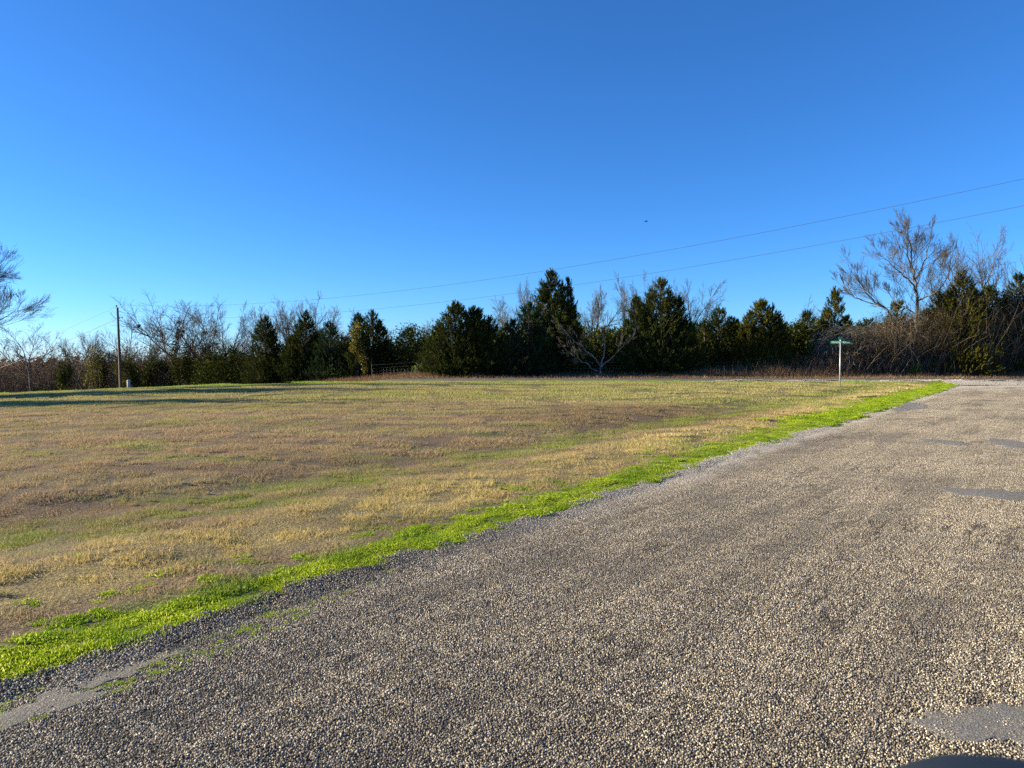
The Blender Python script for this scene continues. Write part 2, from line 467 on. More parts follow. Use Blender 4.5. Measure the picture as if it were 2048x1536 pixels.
def road_z(x, y):
    x = np.asarray(x, float); y = np.asarray(y, float)
    s = s_of(x, y); u = x * 0.586 + y * 0.811
    z = lay(x, y) - 0.022 + 0.03 * sst(-s, 0, 3.2) - 0.0
    z = z + 0.022 * pn(u / 2.6, s / 0.9) * np.exp(-((s + 1.0) / 0.9) ** 2) + 0.018 * pn(u / 3.5 + 7, s / 1.2) + 0.008 * pn(x / 0.9, y / 0.9)
    return z
def ground_z(x, y):
    x = np.asarray(x, float); y = np.asarray(y, float)
    s = s_of(x, y)
    g = grass_z(x, y); r = lay(x, y) - 0.06
    k = sst(s, -0.25, 0.10)
    z = r * (1 - k) + g * k
    far = sst(y, far_edge(x) - 0.3, far_edge(x)) * (1 - sst(y, 56.0, 56.6)) * sst(x, -20, -10)
    return z - 0.05 * far
def gz(x, y): return float(ground_z(np.array([x]), np.array([y]))[0])

def axis_pts(lo, hi, step, far, grow=1.13):
    a = list(np.arange(lo, hi + 1e-6, step)); d = step; v = a[-1]
    while v < far: d = min(d * grow, 400); v += d; a.append(v)
    d = step; v = a[0]; b = []
    while v > -far: d = min(d * grow, 400); v -= d; b.append(v)
    return np.array(b[::-1] + a)
def sheet(name, X, Y, Z, mat, keep=None):
    gx, gy = np.meshgrid(X, Y)
    V = np.stack([gx, gy, Z(gx, gy)], -1).reshape(-1, 3)
    nx, ny = len(X), len(Y)
    i, j = np.meshgrid(np.arange(nx - 1), np.arange(ny - 1))
    a = (j * nx + i).ravel()
    Fq = np.stack([a, a + 1, a + nx + 1, a + nx], 1)
    if keep is not None:
        cx = V[Fq].mean(1); Fq = Fq[keep(cx[:, 0], cx[:, 1])]
        used = np.unique(Fq); mp = np.zeros(len(V), int); mp[used] = np.arange(len(used)); V = V[used]; Fq = mp[Fq]
    me = mesh_arrays(name, V, Fq, None, mat, smooth=True)
    return link(name, me)

Xg = axis_pts(-13, 12, 0.13, 4000, 1.035); Yg = axis_pts(2.0, 24, 0.13, 4000, 1.035)
tag(sheet('ground', Xg, Yg, ground_z, M['ground']), kind='structure')

# chip-seal road: built in its own (u, w) frame so that its edge runs clean
def road_sheet():
    U = np.concatenate([np.arange(-30, 0, 1.0), np.arange(0, 22, 0.15), np.arange(22, 70, 0.5)])
    W = np.concatenate([np.arange(-0.12, 4.6, 0.12), np.arange(4.6, 7.4, 0.35)])
    uu, ww = np.meshgrid(U, W)
    # bell mouth at the junction
    ex, ey = -2.5, 3.6
    edge_j = 0.10 * pn(uu / 0.8, uu * 0 + 3.3) * (ww < 0.2)
    s = -ww + edge_j
    x = ex + 0.586 * (uu - 1.5) - 0.811 * s; y = ey + 0.811 * (uu - 1.5) + 0.586 * s
    z = road_z(x, y)
    V = np.stack([x, y, z], -1).reshape(-1, 3)
    nx, ny = len(U), len(W)
    i, j = np.meshgrid(np.arange(nx - 1), np.arange(ny - 1)); a = (j * nx + i).ravel()
    Fq = np.stack([a, a + nx, a + nx + 1, a + 1], 1)
    cy = V[Fq].mean(1)[:, 1]; Fq = Fq[cy < 49.6]
    return link('road', mesh_arrays('road', V, Fq, None, M['binder'], True))
tag(road_sheet(), kind='structure')

# crossing road, a sheet that follows the land
Xf = np.concatenate([np.arange(-26, 70, 0.6), np.arange(70, 500, 8.0)])
def cross_sheet():
    t = np.linspace(0, 1, 9)
    xx, tt = np.meshgrid(Xf, t)
    yy = far_edge(xx) - 0.1 + tt * 6.9 + 0.006 * np.maximum(0, -xx - 5) ** 2
    zz = lay(xx, yy) + 0.02 + 0.05 * np.sin(tt * math.pi)
    V = np.stack([xx, yy, zz], -1).reshape(-1, 3); nx = len(Xf)
    i, j = np.meshgrid(np.arange(nx - 1), np.arange(8)); a = (j * nx + i).ravel()
    Fq = np.stack([a, a + 1, a + nx + 1, a + nx], 1)
    return link('crossing_road', mesh_arrays('crossing_road', V, Fq, None, M['far_road'], True))
tag(cross_sheet(), kind='structure')

# ------------------------------------------------------------------ scatter by geometry nodes
def scatter(name, pts, rot, scl, idx, sources):
    """pts carry the patch meshes in `sources`; one stuff object"""
    me = bpy.data.meshes.new(name)
    me.vertices.add(len(pts)); me.vertices.foreach_set('co', np.asarray(pts, np.float32).ravel())
    a = me.attributes.new('rot', 'FLOAT_VECTOR', 'POINT'); a.data.foreach_set('vector', np.asarray(rot, np.float32).ravel())
    a = me.attributes.new('scl', 'FLOAT', 'POINT'); a.data.foreach_set('value', np.asarray(scl, np.float32))
    a = me.attributes.new('idx', 'INT', 'POINT'); a.data.foreach_set('value', np.asarray(idx, np.int32))
    o = link(name, me)
    col = bpy.data.collections.new(name + '_patches')
    for i, sm in enumerate(sources):
        so = bpy.data.objects.new('%s_patch_%02d' % (name, i), sm); col.objects.link(so)
    ng = bpy.data.node_groups.new(name + '_scatter', 'GeometryNodeTree')
    ng.interface.new_socket('Geometry', in_out='INPUT', socket_type='NodeSocketGeometry')
    ng.interface.new_socket('Geometry', in_out='OUTPUT', socket_type='NodeSocketGeometry')
    N, L = ng.nodes, ng.links
    gi, go = N.new('NodeGroupInput'), N.new('NodeGroupOutput')
    iop = N.new('GeometryNodeInstanceOnPoints'); ci = N.new('GeometryNodeCollectionInfo')
    ci.inputs['Collection'].default_value = col
    ci.inputs['Separate Children'].default_value = True; ci.inputs['Reset Children'].default_value = True
    def na(n, t):
        q = N.new('GeometryNodeInputNamedAttribute'); q.data_type = t; q.inputs['Name'].default_value = n
        return q.outputs['Attribute']
    e2r = N.new('FunctionNodeEulerToRotation'); L.new(na('rot', 'FLOAT_VECTOR'), e2r.inputs[0])
    L.new(gi.outputs[0], iop.inputs['Points']); L.new(ci.outputs[0], iop.inputs['Instance'])
    iop.inputs['Pick Instance'].default_value = True
    L.new(na('idx', 'INT'), iop.inputs['Instance Index']); L.new(e2r.outputs[0], iop.inputs['Rotation'])
    L.new(na('scl', 'FLOAT'), iop.inputs['Scale']); L.new(iop.outputs[0], go.inputs[0])
    mod = o.modifiers.new('scatter', 'NODES'); mod.node_group = ng
    return o

def lie(x, y, zf, h=0.25, quarter=False, rng=None):
    """Euler angles that lay a patch on the land"""
    zx = (zf(x + h, y) - zf(x - h, y)) / (2 * h); zy = (zf(x, y + h) - zf(x, y - h)) / (2 * h)
    yaw = rng.randint(0, 4, len(x)) * math.pi / 2 if quarter else rng.uniform(0, 2 * math.pi, len(x))
    rot = np.zeros((len(x), 3))
    # R = Rz(yaw) Ry Rx: tilt expressed in the patch frame
    gxp = zx * np.cos(yaw) + zy * np.sin(yaw); gyp = -zx * np.sin(yaw) + zy * np.cos(yaw)
    rot[:, 0] = np.arctan(gyp); rot[:, 1] = -np.arctan(gxp); rot[:, 2] = yaw
    return rot

def in_view(x, y, m=1.0):
    return (np.abs(x) < 0.70 * y + m) & (y > 2.2)

def blade_patch(name, size, n, hmin, hmax, w, mat, rng, lean=0.5, clump=0.0, leaf=False, disc=False):
    P = np.zeros((n, 3)); P[:, :2] = rng.uniform(-size / 2, size / 2, (n, 2))
    if disc:
        r = size / 2 * np.sqrt(rng.uniform(0, 1, n)); a = rng.uniform(0, 6.283, n); P[:, 0] = r * np.cos(a); P[:, 1] = r * np.sin(a)
    if clump > 0:
        c = rng.uniform(-size / 2, size / 2, (max(3, int(n / 14)), 2)); k = rng.randint(0, len(c), n)
        P[:, :2] = P[:, :2] * (1 - clump) + c[k] * clump
    P[:, 2] = -0.01
    D = rng.normal(size=(n, 3)) * lean; D[:, 2] = 1.0
    L = rng.uniform(hmin, hmax, n)
    if clump > 0: L *= rng.uniform(0.65, 1.25, len(c))[k]
    g = Geo(); g.add(*blades(P, D, L, w * rng.uniform(0.6, 1.4, n), rng.uniform(0, 1, n), rng, leaf))
    return g.mesh(name, mat)

rng = np.random.RandomState(5)
# --- mown field, three grades of fineness
near_src = [blade_patch('field_near', 0.56, 1500, 0.017, 0.056, 0.0056, M['grass'], rng, 0.9, 0.52) for _ in range(4)]
mid_src = [blade_patch('field_mid', 1.15, 2000, 0.02, 0.075, 0.009, M['grass'], rng, 0.85, 0.42) for _ in range(3)]
far_src = [blade_patch('field_far', 2.6, 2600, 0.03, 0.09, 0.022, M['grass'], rng, 0.8, 0.45) for _ in range(3)]
def grid_pts(step, y0, y1, rng, jit=0.3):
    X, Y = np.meshgrid(np.arange(-46, 40, step), np.arange(y0, y1, step))
    x = X.ravel() + rng.uniform(-jit, jit, X.size) * step; y = Y.ravel() + rng.uniform(-jit, jit, X.size) * step
    return x, y
def lawn(step, y0, y1, src, smin):
    x, y = grid_pts(step, y0, y1, rng)
    k = in_view(x, y) & (s_of(x, y) > smin) & (y < far_edge(x) - step * 0.4)
    x, y = x[k], y[k]
    return np.stack([x, y, grass_z(x, y)], 1), lie(x, y, grass_z, 0.3, False, rng), rng.uniform(0.9, 1.15, len(x)), rng.randint(0, len(src), len(x))
parts = [(near_src, lawn(0.5, 2.6, 13.0, near_src, 0.50)), (mid_src, lawn(1.0, 13.0, 27.0, mid_src, 0.75)), (far_src, lawn(2.2, 27.0, 50, far_src, 1.4))]
P_, R_, S_, I_, src = [], [], [], [], []
for sr, (p, r, sc_, ix) in parts:
    P_.append(p); R_.append(r); S_.append(sc_); I_.append(ix + len(src)); src += sr
o = scatter('mown_grass', np.concatenate(P_), np.concatenate(R_), np.concatenate(S_), np.concatenate(I_), src)
tag(o, 'mown field grass, tan and olive, between the two roads', 'grass', kind='stuff')

# --- lush verge along the road edge
lush_src = [blade_patch('verge_a', 0.17, 250, 0.008, 0.026, 0.0060, M['lush'], rng, 0.9, 0.3, True, True) for _ in range(4)]
lush_far = [blade_patch('verge_b', 0.42, 300, 0.02, 0.055, 0.014, M['lush'], rng, 0.9, 0.3, True, True) for _ in range(3)]
def verge():
    n = 60000
    u = rng.uniform(0, 1, n) ** 1.7 * 60 - 3; s = rng.uniform(-0.55, 1.75, n)
    x = -2.5 + 0.586 * u - 0.811 * s; y = 3.6 + 0.811 * u + 0.586 * s
    lo = 0.03 + 0.12 * pn(u / 1.4, u * 0) + 0.06 * pn(u / 0.3, u * 0 + 5)
    hi = 0.40 + 0.50 * sst(u, 3, 13) + 0.22 * pn(u / 2.3 + 4, u * 0 + 2) + 0.14 * pn(u / 0.5, u * 0 + 8)
    core = (s > lo) & (s < hi)
    gap = pn(x / 0.35, y / 0.35) + 0.5 * pn(x / 0.12, y / 0.12)
    fringe_lo = (s <= lo) & (s > lo - 0.15 - 0.40 * (1 - sst(u, 0.8, 3.4))) & (pn(x / 0.09, y / 0.09) + 0.5 * pn(x / 0.4, y / 0.4) > 0.14 - 0.42 * (1 - sst(u, 1.0, 3.8)) + (0.9 - 0.6 * (1 - sst(u, 1.0, 3.8))) * (lo - s))
    fringe_hi = (s >= hi) & (s < hi + 0.7) & (gap > 0.02 + 0.55 * (s - hi))
    k = (core & (gap > -0.55)) | fringe_lo | fringe_hi
    dens = np.where(fringe_lo, 0.6, np.where(fringe_hi, 0.45, 1.0))
    k &= rng.uniform(0, 1, n) < dens
    k &= in_view(x, y, 0.6) & (y < 49.0)
    x, y, u, s = x[k], y[k], u[k], s[k]; low = fringe_lo[k]
    far = (u > 17) & (rng.uniform(0, 1, len(u)) < 0.75)
    drop = (u > 17) & ~far & (rng.uniform(0, 1, len(u)) < 0.5)
    sc_ = np.where(low, rng.uniform(0.2, 0.4, len(u)), np.clip(rng.uniform(0.6, 1.0, len(u)) * (0.85 + 1.7 * pn(u / .45 + 3, s / .14)), 0.22, 1.5))
    z = np.maximum(np.where(s > 0.08, grass_z(x, y), road_z(x, y)), ground_z(x, y)) + np.where(low, 0.004, 0.006 * rng.uniform(0, 1, len(u)))
    ix = np.where(far, 4 + rng.randint(0, 3, len(u)), rng.randint(0, 4, len(u)))
    rot = lie(x, y, grass_z, 0.1, False, rng)
    k = ~drop
    return np.stack([x, y, z], 1)[k], rot[k], sc_[k], ix[k]
p, r, sc_, ix = verge()
# the same lush grass lines the near edge of the crossing road
n = 1500
x = rng.uniform(-14, 30, n); y = far_edge(x) - 0.35 - rng.uniform(0, 1.1, n) ** 1.2
k = (pn(x / 3.0, y / 0.6) > -0.28) & (s_of(x, y) > 0.4)
x, y = x[k], y[k]
p = np.concatenate([p, np.stack([x, y, grass_z(x, y)], 1)]); r = np.concatenate([r, lie(x, y, grass_z, 0.3, False, rng)])
sc_ = np.concatenate([sc_, rng.uniform(1.0, 1.7, len(x))]); ix = np.concatenate([ix, 4 + rng.randint(0, 3, len(x))])
tag(scatter('verge_grass', p, r, sc_, ix, lush_src + lush_far), 'lush bright green grass strip along the road edges', 'grass', kind='stuff')

# --- taller tufts and weeds standing up in the field
tuft_src = [blade_patch('tuft', 0.12, 46, 0.05, 0.12, 0.006, M['grass'], rng, 0.45, 0, False, True) for _ in range(3)]
tuft_src += [blade_patch('green_tuft', 0.14, 50, 0.05, 0.11, 0.008, M['lush'], rng, 0.6, 0, True, True) for _ in range(2)]
n = 15000
u = rng.uniform(0, 1, n) ** 1.5 * 40 - 3; s = 0.9 + rng.uniform(0, 1, n) ** 1.3 * 22
x = -2.5 + 0.586 * u - 0.811 * s; y = 3.6 + 0.811 * u + 0.586 * s
cl = pn(x / 1.7 + 20, y / 1.7) + 0.6 * pn(x / 0.5, y / 0.5)
k = in_view(x, y, 0.4) & (y < 46) & (cl > 0.22)
x, y, s = x[k], y[k], s[k]
gr = (pn(x / 1.3 + 40, y / 1.3 + 9) > 0.18) & (rng.uniform(0, 1, len(x)) < 0.35)
gr &= (s < 2.6) | (rng.uniform(0, 1, len(x)) < 0.02)
ix = np.where(gr, 3 + rng.randint(0, 2, len(x)), rng.randint(0, 3, len(x)))
tag(scatter('grass_tufts', np.stack([x, y, grass_z(x, y)], 1), lie(x, y, grass_z, 0.2, False, rng), np.where(gr, 0.6, 1.0) * rng.uniform(0.45, 1.0, len(x)), ix, tuft_src),
    'scattered taller tufts and weeds standing in the mown field', 'grass', kind='stuff')

# --- road chips
def icosa():
    t = (1 + 5 ** 0.5) / 2
    V = np.array([(-1, t, 0), (1, t, 0), (-1, -t, 0), (1, -t, 0), (0, -1, t), (0, 1, t), (0, -1, -t), (0, 1, -t), (t, 0, -1), (t, 0, 1), (-t, 0, -1), (-t, 0, 1)], float)
    T = np.array([(0, 11, 5), (0, 5, 1), (0, 1, 7), (0, 7, 10), (0, 10, 11), (1, 5, 9), (5, 11, 4), (11, 10, 2), (10, 7, 6), (7, 1, 8), (3, 9, 4), (3, 4, 2), (3, 2, 6), (3, 6, 8), (3, 8, 9), (4, 9, 5), (2, 4, 11), (6, 2, 10), (8, 6, 7), (9, 8, 1)])
    return unit(V), T
def chip_patch(name, size, step, r0, r1, mat, rng, sparse=1.0):
    g = np.arange(-size / 2, size / 2, step)
    X, Y = np.meshgrid(g, g); n = X.size
    x = X.ravel() + rng.uniform(-.5, .5, n) * step; y = Y.ravel() + rng.uniform(-.5, .5, n) * step
    k = rng.uniform(0, 1, n) < sparse; x, y = x[k], y[k]; n = len(x)
    V, T = icosa()
    sc3 = rng.uniform(r0, r1, (n, 1)) * np.stack([rng.uniform(0.7, 1.35, n), rng.uniform(0.7, 1.2, n), rng.uniform(0.5, 0.95, n)], 1)
    ax = unit(rng.normal(size=(n, 3)) * np.array([0.5, 0.5, 1])); an = rng.uniform(0, 6.283, n)
    W = V[None] * rng.uniform(0.78, 1.18, (n, 12, 1)) * sc3[:, None, :]
    c, s_ = np.cos(an)[:, None, None], np.sin(an)[:, None, None]; a = ax[:, None, :]
    W = W * c + np.cross(np.broadcast_to(a, W.shape), W) * s_ + a * (W * a).sum(-1, keepdims=True) * (1 - c)
    W += np.stack([x, y, rng.uniform(-0.002, 0.002, n) + r0 * 0.25], 1)[:, None, :]
    TT = (T[None] + (np.arange(n) * 12)[:, None, None]).reshape(-1, 3)
    return mesh_arrays(name, W.reshape(-1, 3), TT, np.repeat(rng.uniform(0, 1, n), 12), mat)
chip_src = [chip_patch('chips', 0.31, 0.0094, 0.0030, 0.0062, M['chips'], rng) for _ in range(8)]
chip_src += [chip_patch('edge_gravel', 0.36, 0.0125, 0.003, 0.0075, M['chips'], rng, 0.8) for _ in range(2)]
def chip_pts():
    u, w = np.meshgrid(np.arange(-6, 62, 0.275), np.arange(0.10, 7.2, 0.275)); u = u.ravel(); s = -w.ravel()
    x = -2.5 + 0.586 * u - 0.811 * s; y = 3.6 + 0.811 * u + 0.586 * s
    k = in_view(x, y, 0.8) & (y < 49.2)
    x, y = x[k], y[k]
    yaw = math.atan2(0.811, 0.586)
    rot = lie(x, y, road_z, 0.25, True, rng)
    # turn the grid with the road
    q = rng.randint(0, 4, len(x)) * math.pi / 2 + yaw
    zx = (road_z(x + .2, y) - road_z(x - .2, y)) / .4; zy = (road_z(x, y + .2) - road_z(x, y - .2)) / .4
    gxp = zx * np.cos(q) + zy * np.sin(q); gyp = -zx * np.sin(q) + zy * np.cos(q)
    rot = np.stack([np.arctan(gyp), -np.arctan(gxp), q], 1)
    return np.stack([x, y, road_z(x, y)], 1), rot, np.full(len(x), 1.04), rng.randint(0, 8, len(x))
p, r, sc_, ix = chip_pts()
n = 900
u = rng.uniform(-4, 60, n); s = -0.10 - np.abs(rng.normal(0.0, 0.10, n)) + 0.12 * pn(u / 1.4, u * 0)
s = np.where(u > 8, s + 0.05, s)
x = -2.5 + 0.586 * u - 0.811 * s; y = 3.6 + 0.811 * u + 0.586 * s
k = in_view(x, y, 0.6) & (y < 49.2); x, y, s = x[k], y[k], s[k]
z = np.maximum(np.maximum(road_z(x, y), ground_z(x, y)), -9) + 0.001
p = np.concatenate([p, np.stack([x, y, z], 1)]); r = np.concatenate([r, lie(x, y, ground_z, 0.2, False, rng)])
sc_ = np.concatenate([sc_, rng.uniform(0.7, 1.1, len(x))]); ix = np.concatenate([ix, 8 + rng.randint(0, 2, len(x))])
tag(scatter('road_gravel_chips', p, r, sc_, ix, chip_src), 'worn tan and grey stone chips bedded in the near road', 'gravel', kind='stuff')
# loose pale stones at the junction
n = 420
x = rng.uniform(14, 36, n); y = 48.6 + rng.normal(0, 0.35, n) + 0.3
x2 = rng.uniform(24, 33, 260); y2 = rng.uniform(43, 48.8, 260)
x = np.concatenate([x, x2]); y = np.concatenate([y, y2])
k = (s_of(x, y) < 0.15) | (y > 48.7); x, y = x[k], y[k]
z = np.maximum(np.maximum(road_z(x, y), ground_z(x, y)), lay(x, y) + 0.02) + 0.004
tag(scatter('loose_junction_gravel', np.stack([x, y, z], 1), lie(x, y, ground_z, 0.2, False, rng), rng.uniform(2.2, 4.2, len(x)), np.zeros(len(x), int), [chip_src[8]]),
    'loose pale gravel scattered where the two roads meet', 'gravel', kind='stuff')

# --- smooth asphalt patches laid over the chips
def road_patch(px, py, wpx, hpx, seed, ang=0.0, th=0.017):
    """centre and half size in metres on the road"""
    rr = np.random.RandomState(seed)
    k, rings = 84, 14
    V = []; 
    a = np.arange(k) * 2 * math.pi / k
    wob = 1 + 0.13 * np.sin(a * 2 + seed) + 0.09 * np.sin(a * 3 + seed * 2) + 0.06 * np.sin(a * 5 + seed * 3) + np.convolve(rr.uniform(-0.3, 0.3, k + 2), [.3, .4, .3], 'valid')
    for j in range(rings + 1):
        f = j / rings
        ex = wpx * f * wob * np.cos(a); ey = hpx * f * wob * np.sin(a)
        x = px + ex * math.cos(ang) - ey * math.sin(ang); y = py + ex * math.sin(ang) + ey * math.cos(ang)
        h = th * (1 - 0.35 * f ** 3) + 0.0035 * pn(x / .11, y / .11) - 0.014 * (f > 0.99)
        V.append(np.stack([x, y, road_z(x, y) + h + 0.002 * pn(x / .07, y / .07)], 1))
    V = np.concatenate(V); Fq = []
    for j in range(rings):
        for i in range(k):
            b = (i + 1) % k; Fq.append((j * k + i, j * k + b, (j + 1) * k + b, (j + 1) * k + i))
    V[:k] = V[:k].mean(0)
    o = link('asphalt_patch', mesh_arrays('asphalt_patch', V, np.array(Fq)[:, ::-1], None, M['asphalt'], True))
    return o
def gpt(px, py):
    """ground point under a photograph pixel"""
    D = EYE * F / (py - 715.0)
    return (px - 1024) / F * D, D
ra = math.atan2(0.811, 0.586)
for k_, (px, py, w, h, ang, lab) in enumerate([
        (1992, 991, 0.48, 0.42, 0.0, 'large smooth grey asphalt patch at the right of the road'),
        (1893, 886, 0.34, 0.52, 0.1, 'small dark asphalt patch with a lump at its right end'),
        (2050, 892, 0.50, 1.0, 0.0, 'grey asphalt patch beyond the small dark patch'),
        (1822, 812, 2.6, 0.42, ra, 'long asphalt patch along the green verge'),
        (205, 1350, 0.34, 0.12, ra - 0.1, 'upper of two asphalt patches beside the verge at lower left'),
        (40, 1428, 0.30, 0.12, ra - 0.1, 'lower of two asphalt patches beside the verge at lower left'),
        (2030, 1470, 0.34, 0.19, 0.2, 'pale asphalt patch just in front of the car mirror')]):
    x, y = gpt(px, py)
    tag(road_patch(x, y, w, h, k_ + 3, ang, 0.010 if k_ < 4 else 0.0060), lab, 'asphalt patch', 'asphalt patches on the chip road', 'structure')

exec_marker = None
# ------------------------------------------------------------------ trees
def P2(px, D): return (px - 1024) / F * D

def grow(rng, P, D, L, Rr, spec, up):
    """vectorised branching; returns list per level of (P0,P1,R0,R1)"""
    out = []
    for lev, (nseg, nch, ratio, angle, wob, rr) in enumerate(spec):
        n = len(P)
        pts = [P]; dirs = [D]; rad = [Rr]
        p, d = P.copy(), D.copy()
        seg0, seg1, ra0, ra1 = [], [], [], []
        for k in range(nseg):
            d = unit(d + rng.normal(size=(n, 3)) * wob + np.array([0, 0, up[lev]]))
            q = p + d * (L / nseg)[:, None]
            r0 = Rr * (1 - 0.72 * k / nseg); r1 = Rr * (1 - 0.72 * (k + 1) / nseg)
            seg0.append(p); seg1.append(q); ra0.append(r0); ra1.append(r1)
            p = q; pts.append(q); dirs.append(d); rad.append(r1)
        out.append((np.concatenate(seg0), np.concatenate(seg1), np.concatenate(ra0), np.concatenate(ra1)))
        if nch == 0: break
        pts = np.stack(pts); dirs = np.stack(dirs); rad = np.stack(rad)
        nP, nD, nL, nR = [], [], [], []
        for c in range(nch):
            t0 = 0.42 if lev == 0 else 0.18
            t = t0 + (1 - t0) * (c + rng.uniform(0.1, 0.9, n)) / nch
            if c == nch - 1: t = np.full(n, 0.98)
            f = t * nseg; k = np.minimum(f.astype(int), nseg - 1); fr = (f - k)[:, None]
            ii = np.arange(n)
            pp = pts[k, ii] * (1 - fr) + pts[k + 1, ii] * fr
            dd = dirs[k + 1, ii]
            ax = unit(np.cross(dd, rng.normal(size=(n, 3))))
            an = (angle * rng.uniform(0.6, 1.35, n))[:, None]
            if c == nch - 1: an = an * 0.4
            nd = dd * np.cos(an) + ax * np.sin(an)
            nP.append(pp); nD.append(nd)
            nL.append(L * ratio * rng.uniform(0.7, 1.2, n) * (1.12 - 0.45 * t))
            nR.append(np.minimum(rad[k, ii] * 0.85, Rr * rr))
        P, D, L, Rr = np.concatenate(nP), np.concatenate(nD), np.concatenate(nL), np.concatenate(nR)
    return out

def bare_meshes(seed, H, W, r0=0.16, stems=1, lean=(0, 0), dense=1.0, fork=0.35, droop=0.0, tmin=0.009, flat=1.0, clear=0.4):
    """returns (limbs Geo, twig Geo) for a leafless tree of height H and half width W"""
    rng = np.random.RandomState(seed)
    spec = [(5, 6 if stems == 1 else 5, 1.15, 0.72, 0.07, 0.62), (6, 7, 0.55, 0.55, 0.09, 0.5), (5, 7, 0.55, 0.6, 0.11, 0.5), (4, 5, 0.60, 0.6, 0.13, 0.6), (4, 0, 0, 0, 0.15, 0)]
    if dense < 1: spec[3] = (4, 3, 0.60, 0.6, 0.13, 0.6)
    a0 = rng.uniform(0, 6.28)
    P = np.array([[0.12 * math.cos(a0 + i * 6.28 / stems) * (stems > 1), 0.12 * math.sin(a0 + i * 6.28 / stems) * (stems > 1), -0.1] for i in range(stems)], float)
    D = np.array([[lean[0] + fork * math.cos(a0 + i * 6.28 / stems) * (stems > 1), lean[1] + fork * math.sin(a0 + i * 6.28 / stems) * (stems > 1), 1.0] for i in range(stems)], float)
    lv = grow(rng, P, unit(D), np.full(stems, H * 0.40), np.full(stems, r0), spec, (0.05, 0.06, 0.05, 0.04, 0.02))
    allv = np.concatenate([l[1] for l in lv])
    zt = np.percentile(allv[:, 2], 98); kx = W / max(np.percentile(np.abs(allv[:, 0]), 92), 0.1); kz = H / zt
    S = np.array([kx, kx * flat, kz])
    limbs, tw = Geo(), Geo()
    for i, (a, b, ra, rb) in enumerate(lv):
        A = rng.uniform(0, 1, len(a))
        ra = np.maximum(ra, tmin); rb = np.maximum(rb, tmin * 0.8)
        (limbs if i < 2 else tw).add(*tubes(a * S, b * S, ra, rb, 7 if i == 0 else (5 if i == 1 else 3), A))
    return limbs, tw, lv, S

def leaf_cloud(rng, blobs, n, l, w, up=0.2, leaf=True, shell=0.55):
    """leaves spread in ellipsoids (cx,cy,cz,rx,ry,rz); lumpy outline"""
    vol = np.array([b[3] * b[5] for b in blobs], float); pr = vol / vol.sum()
    k = rng.choice(len(blobs), n, p=pr)
    B = np.array(blobs)[k]
    d = unit(rng.normal(size=(n, 3))); r = shell + (1 - shell) * rng.uniform(0, 1, n) ** 0.6
    lump = 1 + 0.22 * np.sin(d[:, 0] * 7 + k * 1.7) * np.sin(d[:, 2] * 6 + k) + 0.12 * np.sin(d[:, 1] * 13 + d[:, 2] * 11)
    r = np.where(rng.uniform(0, 1, n) < 0.25, rng.uniform(0.1, 1.12, n), r) * lump
    P = B[:, :3] + d * r[:, None] * B[:, 3:6]
    P[:, 2] = np.maximum(P[:, 2], 0.02)
    D = unit(rng.normal(size=(n, 3)) + d * 0.6 + np.array([0, 0, up]))
    return blades(P, D, rng.uniform(0.6, 1.4, n) * l, rng.uniform(0.6, 1.4, n) * w, rng.uniform(0, 1, n) ** 1.4, rng, leaf)

